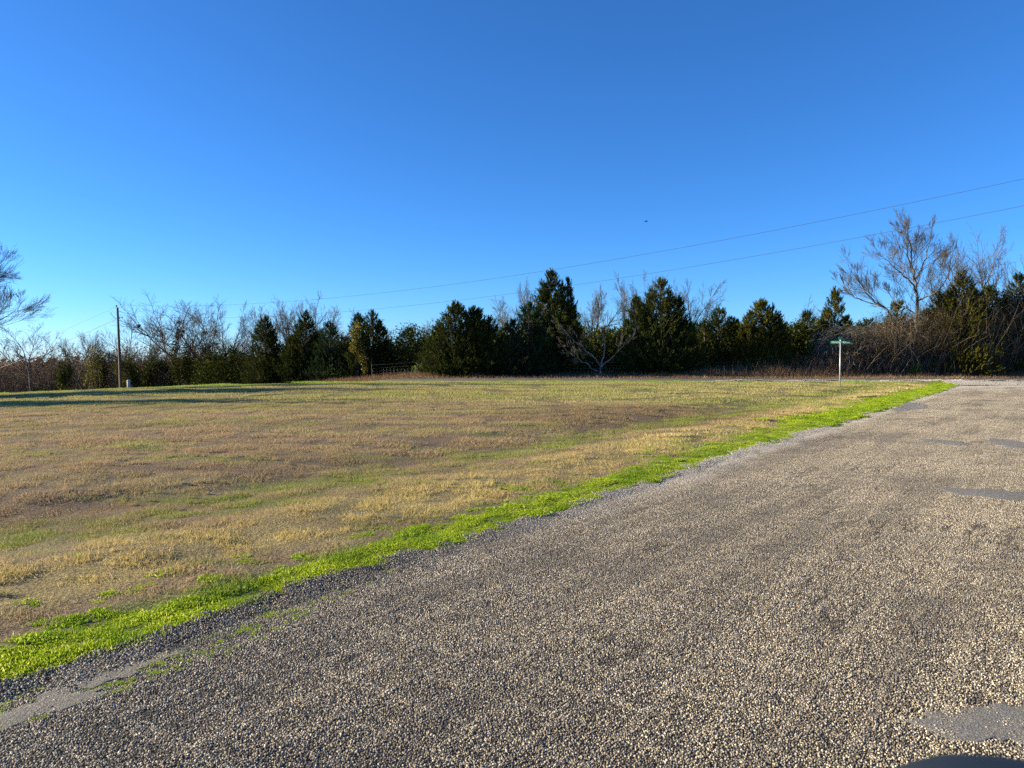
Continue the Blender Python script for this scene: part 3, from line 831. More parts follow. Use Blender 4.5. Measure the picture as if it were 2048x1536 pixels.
def cedar_geo(seed, leaders, nb=150, spray=15, bl=8, L=0.27, W=0.062, rad_pow=0.66):
    """eastern red cedar: each leader (dx, dy, height, radius, zlow) carries rising feathery branches"""
    rng = np.random.RandomState(seed)
    fol, wood = Geo(), Geo()
    for (dx, dy, H, Rm, zl) in leaders:
        n = max(24, int(nb * (H - zl) * Rm / 11.0) + 34)
        t = rng.uniform(0, 1, n) ** 1.05
        zt_ = zl + (H - zl) * t * 0.97                      # height of the branch tip
        prof = np.minimum((1 - t) ** rad_pow, 0.70 + t * 1.4)
        az = rng.uniform(0, 6.283, n)
        reach = Rm * prof * rng.uniform(0.68, 1.08, n) * np.where(rng.uniform(0, 1, n) < 0.2, 1.28, 1.0) + 0.05
        rise = np.minimum(reach * rng.uniform(0.45, 1.15, n) + 0.1, zt_ - 0.05)
        tip = np.stack([dx + reach * np.cos(az), dy + reach * np.sin(az), zt_], 1)
        base = np.stack([np.full(n, dx), np.full(n, dy), np.maximum(zt_ - rise, 0.1)], 1)
        bd = unit(tip - base); tw_ = 1 - 0.45 * t ** 2
        wood.add(*tubes(base, base * 0.1 + tip * 0.9, 0.028 + 0 * t, 0.01 + 0 * t, 3, rng.uniform(0, 1, n)))
        # sprays along the branches
        m_ = n * spray
        ib = np.repeat(np.arange(n), spray)
        f = 0.18 + 0.86 * rng.uniform(0, 1, m_) ** 0.62
        sp = base[ib] * (1 - f)[:, None] + tip[ib] * f[:, None] + rng.normal(size=(m_, 3)) * (0.03 + 0.06 * reach[ib])[:, None]
        sdir = unit(bd[ib] * 1.2 + np.array([0, 0, 0.45]) + rng.normal(size=(m_, 3)) * 0.30)
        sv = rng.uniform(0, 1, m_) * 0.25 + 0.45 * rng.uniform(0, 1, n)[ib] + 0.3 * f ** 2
        q = m_ * bl; js = np.repeat(np.arange(m_), bl)
        off = rng.uniform(0, 1, q)
        BP = sp[js] + sdir[js] * (off * L * 0.8)[:, None]
        BD = unit(sdir[js] + rng.normal(size=(q, 3)) * 0.27)
        sz = rng.uniform(0.5, 1.2, q) * (1 - 0.35 * off) * tw_[ib][js]
        BP[:, 2] = np.maximum(BP[:, 2], 0.03)
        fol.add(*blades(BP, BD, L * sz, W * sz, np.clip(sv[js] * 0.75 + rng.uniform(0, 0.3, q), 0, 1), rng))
        # pointed spears at the branch tips
        ks = 9; q = n * ks; js = np.repeat(np.arange(n), ks); sdn = unit(bd + np.array([0, 0, 0.75]) + rng.normal(size=(n, 3)) * 0.2)
        off = rng.uniform(-0.25, 0.42, q) * (0.5 + 0.5 * tw_[js])
        BP = tip[js] + sdn[js] * off[:, None] + rng.normal(size=(q, 3)) * 0.015
        BP[:, 2] = np.maximum(BP[:, 2], 0.03)
        fol.add(*blades(BP, unit(sdn[js] + rng.normal(size=(q, 3)) * 0.22), L * rng.uniform(.6, 1.1, q) * (1.0 - np.clip(off, 0, 1)), W * rng.uniform(.7, 1.2, q), np.clip(sv.reshape(n, spray)[:, 0][js] * 0.7 + rng.uniform(0.1, 0.4, q), 0, 1), rng))
        # leading shoot
        ns = 110; zt = H - rng.uniform(0, 1, ns) * min(1.8, (H - zl) * 0.25); 
        wd = (H - zt) * 0.10 + 0.01
        pp = np.stack([dx + rng.normal(size=ns) * wd * 0.8, dy + rng.normal(size=ns) * wd * 0.8, zt], 1)
        fol.add(*blades(pp, unit(np.array([0, 0, 1.]) + rng.normal(size=(ns, 3)) * 0.45), np.full(ns, L * 0.7), np.full(ns, W * 0.7), rng.uniform(0.2, 0.9, ns), rng))
        k = 6; zs = np.linspace(0, H * 0.96, k + 1)
        xs = np.full(k + 1, dx) * np.minimum(1, zs / max(1.0, H * 0.3)); ys = np.full(k + 1, dy) * np.minimum(1, zs / max(1.0, H * 0.3))
        pp = np.stack([xs, ys, zs - 0.05], 1); rr = 0.02 + 0.14 * (1 - zs / H) * (H / 9)
        wood.add(*tubes(pp[:-1], pp[1:], rr[:-1], rr[1:], 6, rng.uniform(0, 1, k)))
    return fol, wood

def place_tree(name, label, cat, group, x, y, parts, z=None):
    t = thing(name, label, cat, (x, y, gz(x, y) - 0.03 if z is None else z), 0, group)
    for pname, me in parts: link(pname, me, t)
    return t

# ---- cedars: (px centre, top py, depth, radius px, extra leaders [(dpx, top py, radius px)], material, label)
CED = [
 (531, 630, 74, 30, [(18, 662, 18)], 'cedar', 'leftmost pointed cedar, dark green, standing alone beside the bare trees', 21),
 (612, 622, 72, 27, [(-26, 672, 22), (20, 668, 22)], 'cedar', 'thin ragged cedar in front of two bare crowns, left of the golden creeper', 22),
 (661, 642, 70, 26, [(-14, 690, 22)], 'cedar_blue', 'low dark cedar with a light green skirt left of the golden creeper', 23),
 (716, 626, 69, 24, [], 'cedar', 'narrow cedar wrapped by golden creeper', 24),
 (746, 620, 71, 30, [(16, 640, 20)], 'cedar', 'ragged cedar with loose shoots right of the golden creeper', 25),
 (820, 655, 78, 32, [(-22, 690, 20), (24, 690, 22)], 'cedar_blue', 'distant small cedar with a single spike behind the wire fence', 26),
 (910, 603, 60, 44, [(-32, 645, 26), (38, 612, 34), (48, 616, 24), (68, 632, 34), (22, 622, 24), (-8, 700, 46)], 'cedar', 'broad many spired cedar left of centre at the road bank', 27),
 (1058, 604, 60.5, 36, [(-32, 640, 30), (-48, 700, 30), (18, 624, 22), (-16, 700, 48)], 'cedar_blue', 'greener bushy cedar leaning against the tallest cedar', 28),
 (1101, 537, 62.5, 42, [(22, 562, 32), (34, 556, 20), (-12, 566, 22), (40, 622, 32)], 'cedar', 'tallest cedar with a long thin spike in the middle of the row', 29),
 (1205, 655, 72, 34, [(-24, 672, 24), (30, 668, 24)], 'cedar_blue', 'low shaded cedar behind the forked bare tree', 30),
 (1272, 590, 69, 26, [(-18, 640, 20), (-30, 660, 18)], 'cedar', 'slim cedar half hidden behind the big spiked cedar', 31),
 (1320, 555, 61, 46, [(20, 580, 26), (36, 592, 28), (54, 640, 30), (-26, 602, 34), (-36, 650, 34), (-8, 700, 56)], 'cedar', 'big spiked cedar right of the forked bare tree', 32),
 (1437, 614, 64, 38, [(-28, 640, 24), (26, 634, 24)], 'cedar', 'dark cedar with three thin tips right of the big spiked cedar', 33),
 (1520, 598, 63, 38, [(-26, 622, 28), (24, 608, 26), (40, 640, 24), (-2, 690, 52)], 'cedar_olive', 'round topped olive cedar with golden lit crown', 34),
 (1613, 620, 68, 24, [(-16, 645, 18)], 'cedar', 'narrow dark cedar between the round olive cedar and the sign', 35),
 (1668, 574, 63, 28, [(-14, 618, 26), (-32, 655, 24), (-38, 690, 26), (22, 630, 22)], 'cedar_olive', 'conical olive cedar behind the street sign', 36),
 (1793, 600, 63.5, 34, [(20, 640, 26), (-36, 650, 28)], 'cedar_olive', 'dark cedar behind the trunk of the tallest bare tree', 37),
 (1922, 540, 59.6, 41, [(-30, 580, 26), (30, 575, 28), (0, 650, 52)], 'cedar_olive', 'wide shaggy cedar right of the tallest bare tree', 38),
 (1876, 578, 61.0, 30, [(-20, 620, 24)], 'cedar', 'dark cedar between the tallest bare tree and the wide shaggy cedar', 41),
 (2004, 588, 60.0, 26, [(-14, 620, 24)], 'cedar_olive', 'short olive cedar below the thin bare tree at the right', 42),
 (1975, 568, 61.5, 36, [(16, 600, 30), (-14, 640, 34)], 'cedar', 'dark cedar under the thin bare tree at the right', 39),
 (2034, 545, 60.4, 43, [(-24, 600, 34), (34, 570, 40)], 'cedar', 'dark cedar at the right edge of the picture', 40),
]
for (px, top, D, rad, ext, mt, lab, seed) in CED:
    x = P2(px, D); z0 = gz(x, D)
    toH = lambda yy: (715 - yy) / F * D + EYE - z0
    Hm = toH(top); r = rad / F * D * 1.68
    leaders = [(0, 0, Hm, r, 0.1)]
    for (dp, tp, rp) in ext:
        leaders.append((dp / F * D, random.Random(seed + dp).uniform(-0.5, 0.4), toH(tp), rp / F * D * 1.6, 0.15))
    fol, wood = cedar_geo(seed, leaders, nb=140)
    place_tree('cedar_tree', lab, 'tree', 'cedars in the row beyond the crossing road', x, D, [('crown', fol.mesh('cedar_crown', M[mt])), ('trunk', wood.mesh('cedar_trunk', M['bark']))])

# a second row of cedars deeper in the wood, copies of three grown ones
src_t = [o_ for o_ in COL.objects if o_.name.startswith('cedar_tree')]
protos = [src_t[i] for i in (0, 9, 12)]
DEEP = ['behind the thin ragged cedar', 'between the ragged cedar and the low dark cedar', 'left behind the golden creeper', 'behind the gap left of the distant small cedar', 'behind the pale green sapling', 'behind the left edge of the broad spired cedar', 'behind the middle of the broad spired cedar', 'between the broad cedar and the greener bushy cedar', 'right behind the tallest cedar', 'low behind the crown of the forked pale tree', 'under the bare crowns right of the forked tree', 'beside the slim cedar behind the forked tree', 'behind the right shoulder of the big spiked cedar', 'between the big spiked cedar and the three tipped cedar', 'between the three tipped cedar and the round olive cedar', 'behind the right side of the round olive cedar', 'left beside the narrow dark cedar near the sign', 'between the narrow cedar and the conical olive cedar', 'directly right of the conical olive cedar', 'behind the left limb of the tallest bare tree', 'right behind the trunk of the tallest bare tree', 'left behind the wide shaggy cedar']
for i, (px, D, top) in enumerate([(590, 82, 660), (640, 84, 655), (690, 80, 668), (775, 82, 676), (855, 76, 672), (880, 74, 655), (940, 75, 650), (1010, 74, 648), (1150, 76, 640), (1180, 72, 668), (1225, 73, 652), (1250, 72, 660), (1360, 74, 630), (1400, 72, 640), (1470, 73, 636), (1560, 72, 634), (1595, 73, 642), (1640, 72, 636), (1700, 72, 640), (1735, 70, 632), (1850, 72, 612), (1890, 71, 590)]):
    p0 = protos[i % 3]; x = P2(px, D); z0 = gz(x, D); Hn = (715 - top) / F * D + EYE - z0
    c0 = p0.copy(); COL.objects.link(c0); c0.location = (x, D, z0 - .03); c0.rotation_euler = (0, 0, i * 2.1)
    hs_ = max(v.co.z for v in p0.children[0].data.vertices) if i < 3 else protos_h[i % 3]
    if i < 3: protos_h = (protos_h if i else []) + [hs_]
    k = Hn / hs_; c0.scale = (k * 1.15, k * 1.15, k)
    c0['label'] = 'dark cedar deep in the wood ' + DEEP[i]; c0['group'] = 'cedars deep in the wood behind the row'
    for ch in p0.children:
        c1 = ch.copy(); COL.objects.link(c1); c1.parent = c0

# ---- leafless trees: (px, top, D, halfwidth px, r0, stems, lean, dense, label, seed, mat)
BARE = [
 (62, 650, 92, 58, 0.15, 1, (0, 0), 1, 'round crowned bare tree at far left standing clear of the wood', 101, 'twig_dark'),
 (172, 668, 96, 36, 0.12, 2, (-0.1, 0), 1, 'low leaning bare tree between the round crowned tree and the pole', 102, 'twig_dark'),
 (222, 690, 98, 28, 0.10, 1, (-0.3, 0), 0, 'small bare tree leaning left just beside the utility pole', 103, 'twig_dark'),
 (275, 636, 90, 42, 0.14, 2, (0, 0), 1, 'twin stemmed bare tree directly right of the utility pole', 104, 'twig_dark'),
 (347, 602, 86, 50, 0.20, 1, (0.05, 0), 1, 'tall bare tree hung with dark mistletoe balls', 105, 'twig_dark'),
 (412, 607, 84, 30, 0.14, 1, (-0.05, 0), 1, 'slender bare tree right of the mistletoe tree', 106, 'twig_dark'),
 (440, 610, 82, 34, 0.13, 2, (0.08, 0), 1, 'forked slender bare tree left of the gap in the wood', 107, 'twig_dark'),
 (507, 616, 80, 30, 0.12, 1, (0, 0), 1, 'bare tree rising behind the leftmost pointed cedar', 108, 'twig'),
 (572, 612, 78, 34, 0.12, 2, (0, 0), 1, 'bare crown between the leftmost cedar and the thin ragged cedar', 109, 'twig'),
 (643, 606, 77, 44, 0.14, 2, (0.05, 0), 1, 'fan shaped bare crown right of the thin ragged cedar', 110, 'twig'),
 (795, 668, 84, 30, 0.09, 2, (0, 0), 0, 'thin bare shrubby tree left of the distant small cedar', 111, 'twig'),
 (862, 640, 80, 32, 0.09, 1, (0.1, 0), 0, 'faint bare tree rising left of the broad many spired cedar', 112, 'twig'),
 (1000, 597, 78, 34, 0.12, 1, (0, 0), 1, 'bare crown with a few tan leaves behind the broad cedar', 113, 'twig'),
 (1052, 572, 76, 38, 0.13, 1, (0.05, 0), 1, 'bare crown showing left of the tallest cedar', 114, 'twig'),
 (1190, 582, 74, 38, 0.13, 1, (0, 0), 1, 'grey bare crown just right of the tallest cedar', 115, 'twig'),
 (1246, 560, 73, 40, 0.14, 1, (0.05, 0), 1, 'bare crown left of the slim hidden cedar', 116, 'twig'),
 (1297, 555, 75, 36, 0.14, 1, (0, 0), 1, 'bare crown behind the tip of the big spiked cedar', 117, 'twig'),
 (1380, 562, 74, 44, 0.14, 1, (0.12, 0), 1, 'bare crown reaching right of the big spiked cedar', 118, 'twig'),
 (1578, 615, 84, 32, 0.10, 2, (0, 0), 0, 'faint bare crown between the round olive cedar and the narrow dark cedar', 119, 'twig'),
 (1980, 460, 63, 48, 0.15, 1, (0.02, 0), 1, 'thin bare tree above the dark cedars at the right', 121, 'twig'),
 (2062, 520, 68, 46, 0.13, 1, (-0.1, 0), 0, 'bare tree whose twigs enter at the right edge', 122, 'twig'),
 (1915, 520, 66, 52, 0.12, 2, (0, 0), 0, 'bare tree tangled with vines between the two tall bare trees', 123, 'twig_dark'),
]
for (px, top, D, hw, r0, stems, lean, dense, lab, seed, tm) in BARE:
    x = P2(px, D); z0 = gz(x, D); H = (715 - top) / F * D + EYE - z0
    limbs, tw, lv, S = bare_meshes(seed, H, hw * 1.35 / F * D, r0, stems, lean, dense, tmin=0.009)
    prts = [('trunk', limbs.mesh('bare_trunk', M['bark'])), ('crown', tw.mesh('bare_crown', M[tm]))]
    t = place_tree('bare_tree', lab, 'tree', 'leafless trees in the wood edge', x, D, prts)
    if seed == 105:      # mistletoe balls and creeper up the trunk
        rg = np.random.RandomState(9)
        ends = np.concatenate([lv[1][1], lv[2][1][::3]]) * S
        ends = ends[ends[:, 2] > np.percentile(ends[:, 2], 55)]
        for q in ends[rg.choice(len(ends), 11, replace=False)]:
            g = Geo(); rr = rg.uniform(0.14, 0.36)
            g.add(*leaf_cloud(rg, [(q[0], q[1], q[2], rr, rr, rr)], 260, 0.14, 0.05, 0, shell=0.2))
            link('mistletoe', g.mesh('mistletoe', M['ivy_dark']), t)
    if seed in (104, 105, 106, 107, 109, 113, 123):
        rg = np.random.RandomState(seed); g = Geo(); bl = []
        src_l = 0 if seed != 113 else 1
        for a, b in zip(lv[src_l][0] * S, lv[src_l][1] * S):
            for f in (0.2, 0.7):
                q = a * (1 - f) + b * f
                if (q[2] < H * 0.62) or (seed == 113 and rg.uniform() < .3): bl.append((q[0], q[1], q[2], rg.uniform(.3, .7), .5, rg.uniform(.4, .8)))
        if seed != 113:
            for _ in range(5): bl.append((rg.uniform(-1.6, 1.6), rg.uniform(-.6, .6), rg.uniform(0.6, 2.6), rg.uniform(.8, 1.5), .9, rg.uniform(.9, 1.6)))
        g.add(*leaf_cloud(rg, bl, 3600 if seed != 113 else 500, 0.19, 0.11, 0))
        link('creeper', g.mesh('creeper', M['ivy_dark' if seed in (105, 109, 123) else ('brownleaf' if seed == 113 else 'ivy')]), t)

# ---- the tallest bare tree at the right, limbs laid out as in the photograph
def limb_tree(name, label, x, y, limbs, seed, tmin, mats, sub=(4, 4, 3), ratio=0.36, group=None, upb=0.06):
    """limbs: polylines [(dx, dz, dy), ...] with start radius; twigs grown on them"""
    rng = np.random.RandomState(seed)
    z0 = gz(x, y)
    tr, tw = Geo(), Geo(); PP, DD, LL, RR = [], [], [], []
    for pts, ra in limbs:
        p = np.array([(a, c, b) for a, b, c in pts], float)
        # refine with a little wander
        seg = []
        for i in range(len(p) - 1):
            for f in (0, .25, .5, .75): seg.append(p[i] * (1 - f) + p[i + 1] * f)
        seg.append(p[-1]); q = np.array(seg)
        q[1:-1] += rng.normal(size=q[1:-1].shape) * 0.05
        n = len(q) - 1; rr = ra * (1 - 0.8 * np.arange(n + 1) / n) 
        tr.add(*tubes(q[:-1], q[1:], np.maximum(rr[:-1], tmin), np.maximum(rr[1:], tmin), 7, rng.uniform(0, 1, n)))
        tot = np.linalg.norm(np.diff(q, axis=0), axis=1).sum()
        m_ = max(5, int(tot * 2.2))
        for k in range(m_):
            f = (0.28 + 0.72 * (k + rng.uniform()) / m_) * n; i = min(int(f), n - 1)
            d = unit(q[i + 1] - q[i]); ax = unit(np.cross(d, rng.normal(size=3))); an = rng.uniform(0.45, 0.9)
            PP.append(q[i] + (q[i + 1] - q[i]) * (f - i)); DD.append(d * math.cos(an) + ax * math.sin(an) + np.array([0, 0, 0.15]))
            LL.append(min(tot, 5.6) * ratio * rng.uniform(0.6, 1.35) * (1.65 - 1.15 * f / n)); RR.append(min(max(rr[i] * 0.4, tmin), 0.026))
        PP.append(q[-1]); DD.append(unit(q[-1] - q[-2])); LL.append(min(tot, 5.6) * ratio * 0.8); RR.append(min(rr[-1], 0.022))
    spec = [(6, sub[0] + 1, 0.62, 0.46, 0.045, 0.5), (5, sub[1], 0.62, 0.46, 0.05, 0.6), (4, sub[2], 0.6, 0.45, 0.055, 0.6), (3, 0, 0, 0, 0.06, 0)]
    lv = grow(rng, np.array(PP), unit(np.array(DD)), np.array(LL), np.array(RR), spec, (upb, upb, upb * .7, upb * .5))
    for i, (a, b, r_a, r_b) in enumerate(lv):
        tw.add(*tubes(a, b, np.maximum(r_a, tmin), np.maximum(r_b, tmin * 0.8), 4 if i == 0 else 3, rng.uniform(0, 1, len(a))))
    t = thing(name, label, 'tree', (x, y, z0 - 0.03), 0, group)
    link('trunk', tr.mesh('limb_trunk', M[mats[0]]), t); link('crown', tw.mesh('limb_crown', M[mats[1]]), t)
    return t, lv
def pxl(px0, base, D, pts):
    """photo pixels -> metres from the tree's foot"""
    x0 = P2(px0, D); z0 = gz(x0, D)
    return [((p[0] - px0) / F * D, (715 - p[1]) / F * D + EYE - z0, (p[2] if len(p) > 2 else 0.0)) for p in pts]
D = 60.0
def B(pts): return pxl(1826, 0, D, [(1826 + (p[0] - 1826) * 0.92, 757 - (757 - p[1]) * 0.93) + tuple(p[2:]) for p in pts])
limbs = [(B([(1826, 757), (1826, 700), (1831, 640), (1833, 585), (1828, 545, .2), (1818, 510), (1812, 470, -.2), (1806, 447)]), 0.17),
         (B([(1829, 545, .2), (1845, 525, .6), (1862, 495, .8), (1872, 450, .9)]), 0.08),
         (B([(1816, 520), (1800, 480, -.5), (1792, 455, -.6)]), 0.07),
         (B([(1830, 570), (1800, 545, -.8), (1765, 520, -1), (1740, 500, -1.2)]), 0.08),
         (B([(1822, 650, .2), (1785, 640, .4), (1778, 610, .6), (1750, 590, .7), (1725, 560, .9), (1705, 530, 1)]), 0.11),
         (B([(1764, 600, .6), (1735, 590, 1), (1705, 575, 1.2), (1684, 556, 1.2)]), 0.06),
         (B([(1832, 590), (1860, 575, -1), (1880, 540, -1.2), (1880, 500, -1.4)]), 0.07),
         (B([(1831, 620), (1800, 590, 1), (1775, 555, 1.4)]), 0.06)]
limb_tree('bare_tree', 'tallest bare tree with wide arching left limb, right of the street sign', P2(1826, D), D, limbs, 120, 0.008, ('bark', 'twig'), sub=(5, 4, 3), group='leafless trees in the wood edge')
# forked pale tree in front of the dark cedars
D = 59.0
def B(pts): return pxl(1203, 0, D, [(1203 + (p[0] - 1203) * 0.86, 752 - (752 - p[1]) * 0.84) + tuple(p[2:]) for p in pts])
limbs = [(B([(1203, 752), (1200, 728)]), 0.10),
         (B([(1200, 728), (1185, 706, -.3), (1155, 682, -.6), (1130, 660, -.7), (1112, 640, -.6)]), 0.055),
         (B([(1202, 730), (1206, 706), (1212, 680, .4), (1208, 655, .3), (1196, 632, .2), (1190, 600, .2)]), 0.06),
         (B([(1204, 730), (1230, 700, -.4), (1250, 682, -.8), (1268, 660, -.8)]), 0.055),
         (B([(1198, 745), (1170, 725, -1), (1140, 706, -1.2), (1118, 690, -1.2)]), 0.04),
         (B([(1188, 708, -.3), (1165, 700, -.8), (1140, 698, -.9)]), 0.03)]
t, lv = limb_tree('bare_tree', 'low pale forked tree with hanging seed clusters before the dark cedars', P2(1203, D), D, limbs, 140, 0.007, ('bark_pale', 'twig'), sub=(3, 3, 3), ratio=0.26, group='leafless trees in the wood edge')
rg = np.random.RandomState(3)
for k_, (px, py) in enumerate([(1182, 676), (1187, 690), (1136, 703), (1155, 696), (1165, 707), (1153, 716), (1194, 668), (1118, 652), (1098, 655), (1128, 632), (1112, 636), (1148, 640), (1092, 676), (1105, 664), (1158, 630), (1140, 650), (1123, 668)]):
    q = pxl(1203, 0, D, [(px, py)])[0]; g = Geo()
    n = 46; a = rg.uniform(0, 1, n)
    Pp = np.stack([q[0] + rg.normal(0, .09, n), rg.normal(-0.5, .09, n), q[1] - a * 0.42 + 0.1], 1)
    g.add(*blades(Pp, unit(np.array([0, 0, -1.]) + rg.normal(size=(n, 3)) * .35), np.full(n, 0.17), np.full(n, 0.06), rg.uniform(0.2, 1, n) * (0.75 if k_ > 6 else 1), rg, True))
    link('seed_cluster', g.mesh('seed_cluster', M['ivy_gold' if k_ < 7 else 'ivy']), t)

# near left tree whose crown reaches into the frame, and its unseen neighbours that shade the field
D = 46.0
FINE = True
def B(pts): return pxl(-95, 0, D, [(-95 + (p[0] + 95) * 0.82, 800 - (800 - p[1]) * 0.95) + tuple(p[2:]) for p in pts])
limbs = [(B([(-95, 800), (-98, 720), (-92, 640), (-80, 560), (-70, 500), (-66, 450)]), 0.20),
         (B([(-92, 700), (-60, 670, .5), (-20, 645, .8), (15, 622, 1), (38, 610, 1)]), 0.06),
         (B([(-92, 650), (-50, 610, -.5), (-15, 580, -.8), (12, 560, -1), (25, 548, -1)]), 0.065),
         (B([(-84, 600), (-50, 560, .3), (-22, 530, .4), (-2, 520, .5)]), 0.05),
         (B([(-92, 690), (-70, 690, -1), (-30, 680, -1.5), (10, 656, -1.6), (34, 640, -1.7)]), 0.05),
         (B([(-92, 640), (-140, 590), (-190, 550), (-220, 520)]), 0.11),
         (B([(-95, 700), (-150, 670, .5), (-210, 640, .6)]), 0.10)]
limb_tree('bare_tree', 'large bare tree at the left edge whose fine branches arch into view', P2(-95, D), D, limbs, 150, 0.006, ('bark', 'twig'), sub=(6, 5, 3), ratio=0.42, group='leafless trees in the wood edge', upb=0.05)

# trees outside the frame on the left; they throw the long shadows across the field
sh_l, sh_t, _, _ = bare_meshes(170, 11.0, 4.6, 0.24, 1, (0, 0), 1, tmin=0.03)
ml, mt_ = sh_l.mesh('oak_limbs', M['bark']), sh_t.mesh('oak_twigs', M['twig_dark'])
rg = np.random.RandomState(4); g = Geo()
g.add(*leaf_cloud(rg, [(0, 0, 6.5, 3.6, 3.2, 3.4), (1.5, 0.5, 8.5, 2.2, 2.2, 2.0), (-1.8, 0, 5, 2.4, 2.2, 2.2)], 1700, 0.42, 0.30, 0))
mleaf = g.mesh('oak_leaves', M['brownleaf'])
for i, (x, y, sc1) in enumerate([(-37, 39.0, 0.92), (-44, 30.5, 1.15), (-49, 39.5, 1.25), (-38, 30.8, 0.75), (-56, 31.5, 1.25), (-43, 40.5, 1.0)]):
    t = thing('oak_tree', ['leafy brown oak outside the left edge, nearest to the field', 'second brown oak outside the left edge', 'third brown oak outside the left edge', 'small brown oak outside the left edge, nearest to the viewer', 'tallest brown oak outside the left edge', 'brown oak outside the left edge, nearest to the bare edge tree'][i], 'tree', (x, y, gz(x, y)), i * 1.3, 'oaks beyond the left edge of the field')
    t.rotation_euler = (0, 0, (i % 2) * math.pi); t.scale = (sc1, sc1 * 0.7, sc1)
    link('trunk', ml, t); link('twigs', mt_, t); link('leaves', mleaf, t)

# ---- shrubs and creeper mounds: (px, top, D, halfwidth px, blobs n, mat, leaf size, label)
SHR = [
 (130, 708, 92, 24, 'ivy', 0.20, 'creeper covered stump left of the yellow lit bush', 2200),
 (188, 688, 88, 20, 'ivy_gold', 0.17, 'tall bush with one yellow lit side left of the utility pole', 900),
 (200, 692, 90, 34, 'ivy_dark', 0.20, 'dark bush behind the yellow lit bush', 2600),
 (262, 692, 87, 30, 'ivy', 0.2, 'olive creeper mound right behind the utility pole', 2400),
 (312, 700, 86, 34, 'ivy_dark', 0.2, 'dark shrub below the mistletoe tree', 3000),
 (372, 690, 84, 36, 'ivy_dark', 0.2, 'dark shrub right of the mistletoe tree', 3200),
 (425, 706, 82, 34, 'ivy_dark', 0.2, 'dark shrub under the slender bare trees', 3000),
 (478, 738, 79, 18, 'bush', 0.16, 'small rounded green bush at the wood edge left of the leftmost cedar', 1700),
 (545, 722, 75, 30, 'brownleaf', 0.15, 'russet brushy shrub at the foot of the leftmost cedar', 1800),
 (608, 716, 72, 34, 'ivy_dark', 0.18, 'dark shrub at the foot of the thin ragged cedar', 2600),
 (668, 726, 69, 26, 'bush', 0.16, 'light green skirted shrub below the low dark cedar', 1300),
 (770, 712, 71, 22, 'ivy_dark', 0.18, 'dark shrub left of the wire fence end', 2000),
 (838, 720, 62, 14, 'bush', 0.14, 'pale green sapling at the left foot of the broad cedar', 500),
 (1832, 724, 58.2, 15, 'bush', 0.13, 'small bright green bush at the roadside brush', 1500),
 (1722, 690, 62, 18, 'ivy_gold', 0.15, 'patch of yellow leaves behind the street sign', 420),
 (1760, 668, 63, 44, 'ivy', 0.16, 'thin leafy thicket behind the left limb of the tallest bare tree', 1800),
 (1885, 660, 63, 44, 'brownleaf', 0.16, 'brown leafed vine mound right of the tallest bare tree', 2400),
]
for i, (px, top, D, hw, mt, ls, lab, n) in enumerate(SHR):
    rg = np.random.RandomState(300 + i)
    x = P2(px, D); z0 = gz(x, D); H = (715 - top) / F * D + EYE - z0; w = hw / F * D
    bl = [(0, 0, H * .45, w * .8, w * .6, H * .45)]
    for _ in range(7):
        a = rg.uniform(-.75, .75); hh = rg.uniform(0.2, 0.82) * (1 - abs(a) * .35)
        bl.append((a * w, rg.uniform(-.4, .3) * w, H * hh, w * rg.uniform(.22, .42), w * .35, H * rg.uniform(.12, .24)))
    g = Geo(); g.add(*leaf_cloud(rg, bl, n, ls, ls * .55, 0.1, shell=0.35))
    st = Geo(); k = 14; a0 = np.zeros((k, 3)); a0[:, :2] = rg.normal(0, w * .15, (k, 2)); b0 = np.stack([rg.normal(0, w * .5, k), rg.normal(0, w * .3, k), rg.uniform(.5, 1.0, k) * H], 1)
    st.add(*tubes(a0, b0, np.full(k, .03), np.full(k, .012), 4, rg.uniform(0, 1, k)))
    place_tree('shrub', lab, 'shrub', 'shrubs at the foot of the tree row', x, D, [('foliage', g.mesh('shrub_foliage', M[mt])), ('stems', st.mesh('shrub_stems', M['brush']))])
# golden creeper wrapping the narrow cedar
rg = np.random.RandomState(77); D = 67.5
q = [pxl(716, 0, D, [(px, py)])[0] for px, py in ((710, 668), (714, 684), (722, 700), (708, 694), (726, 716), (716, 655), (730, 735))]
g = Geo(); g.add(*leaf_cloud(rg, [(a, 0, b, .42, .4, .55) for a, b, c in q[:6]] + [(q[6][0], 0, q[6][1], .3, .3, .6)], 1900, 0.16, 0.1, -0.2))
t = place_tree('creeper', 'golden leaved creeper hanging down the narrow cedar', 'creeper', None, P2(716, D), D, [('foliage', g.mesh('creeper_foliage', M['ivy_gold']))])

# ------------------------------------------------------------------ masses: brush, dry grass, far wood
def stems(rng, n, xf, yf, hf, zf, r=0.010, lean=0.5, arch=0.35, seg=5, k=3):
    x = xf(n); y = yf(n, x); z = zf(x, y) - 0.05; h = hf(n, x)
    p = np.stack([x, y, z], 1); d = unit(np.stack([rng.normal(0, lean, n), rng.normal(0, lean * .6, n), np.ones(n)], 1))
    bend = unit(np.stack([rng.normal(0, 1, n), rng.normal(0, .6, n), np.full(n, -0.5)], 1)) * (arch * rng.uniform(0.2, 1.3, n))[:, None]
    g = []; A = rng.uniform(0, 1, n) ** 1.6
    for i in range(seg):
        d = unit(d + bend * (0.25 + i * 0.18) + rng.normal(size=(n, 3)) * 0.10)
        q = p + d * (h / seg)[:, None]
        g.append(tubes(p, q, r * (1.25 - i / seg) * np.ones(n), r * (1.05 - i / seg) * np.ones(n), k, A)); p = q
    return g
rng = np.random.RandomState(50)
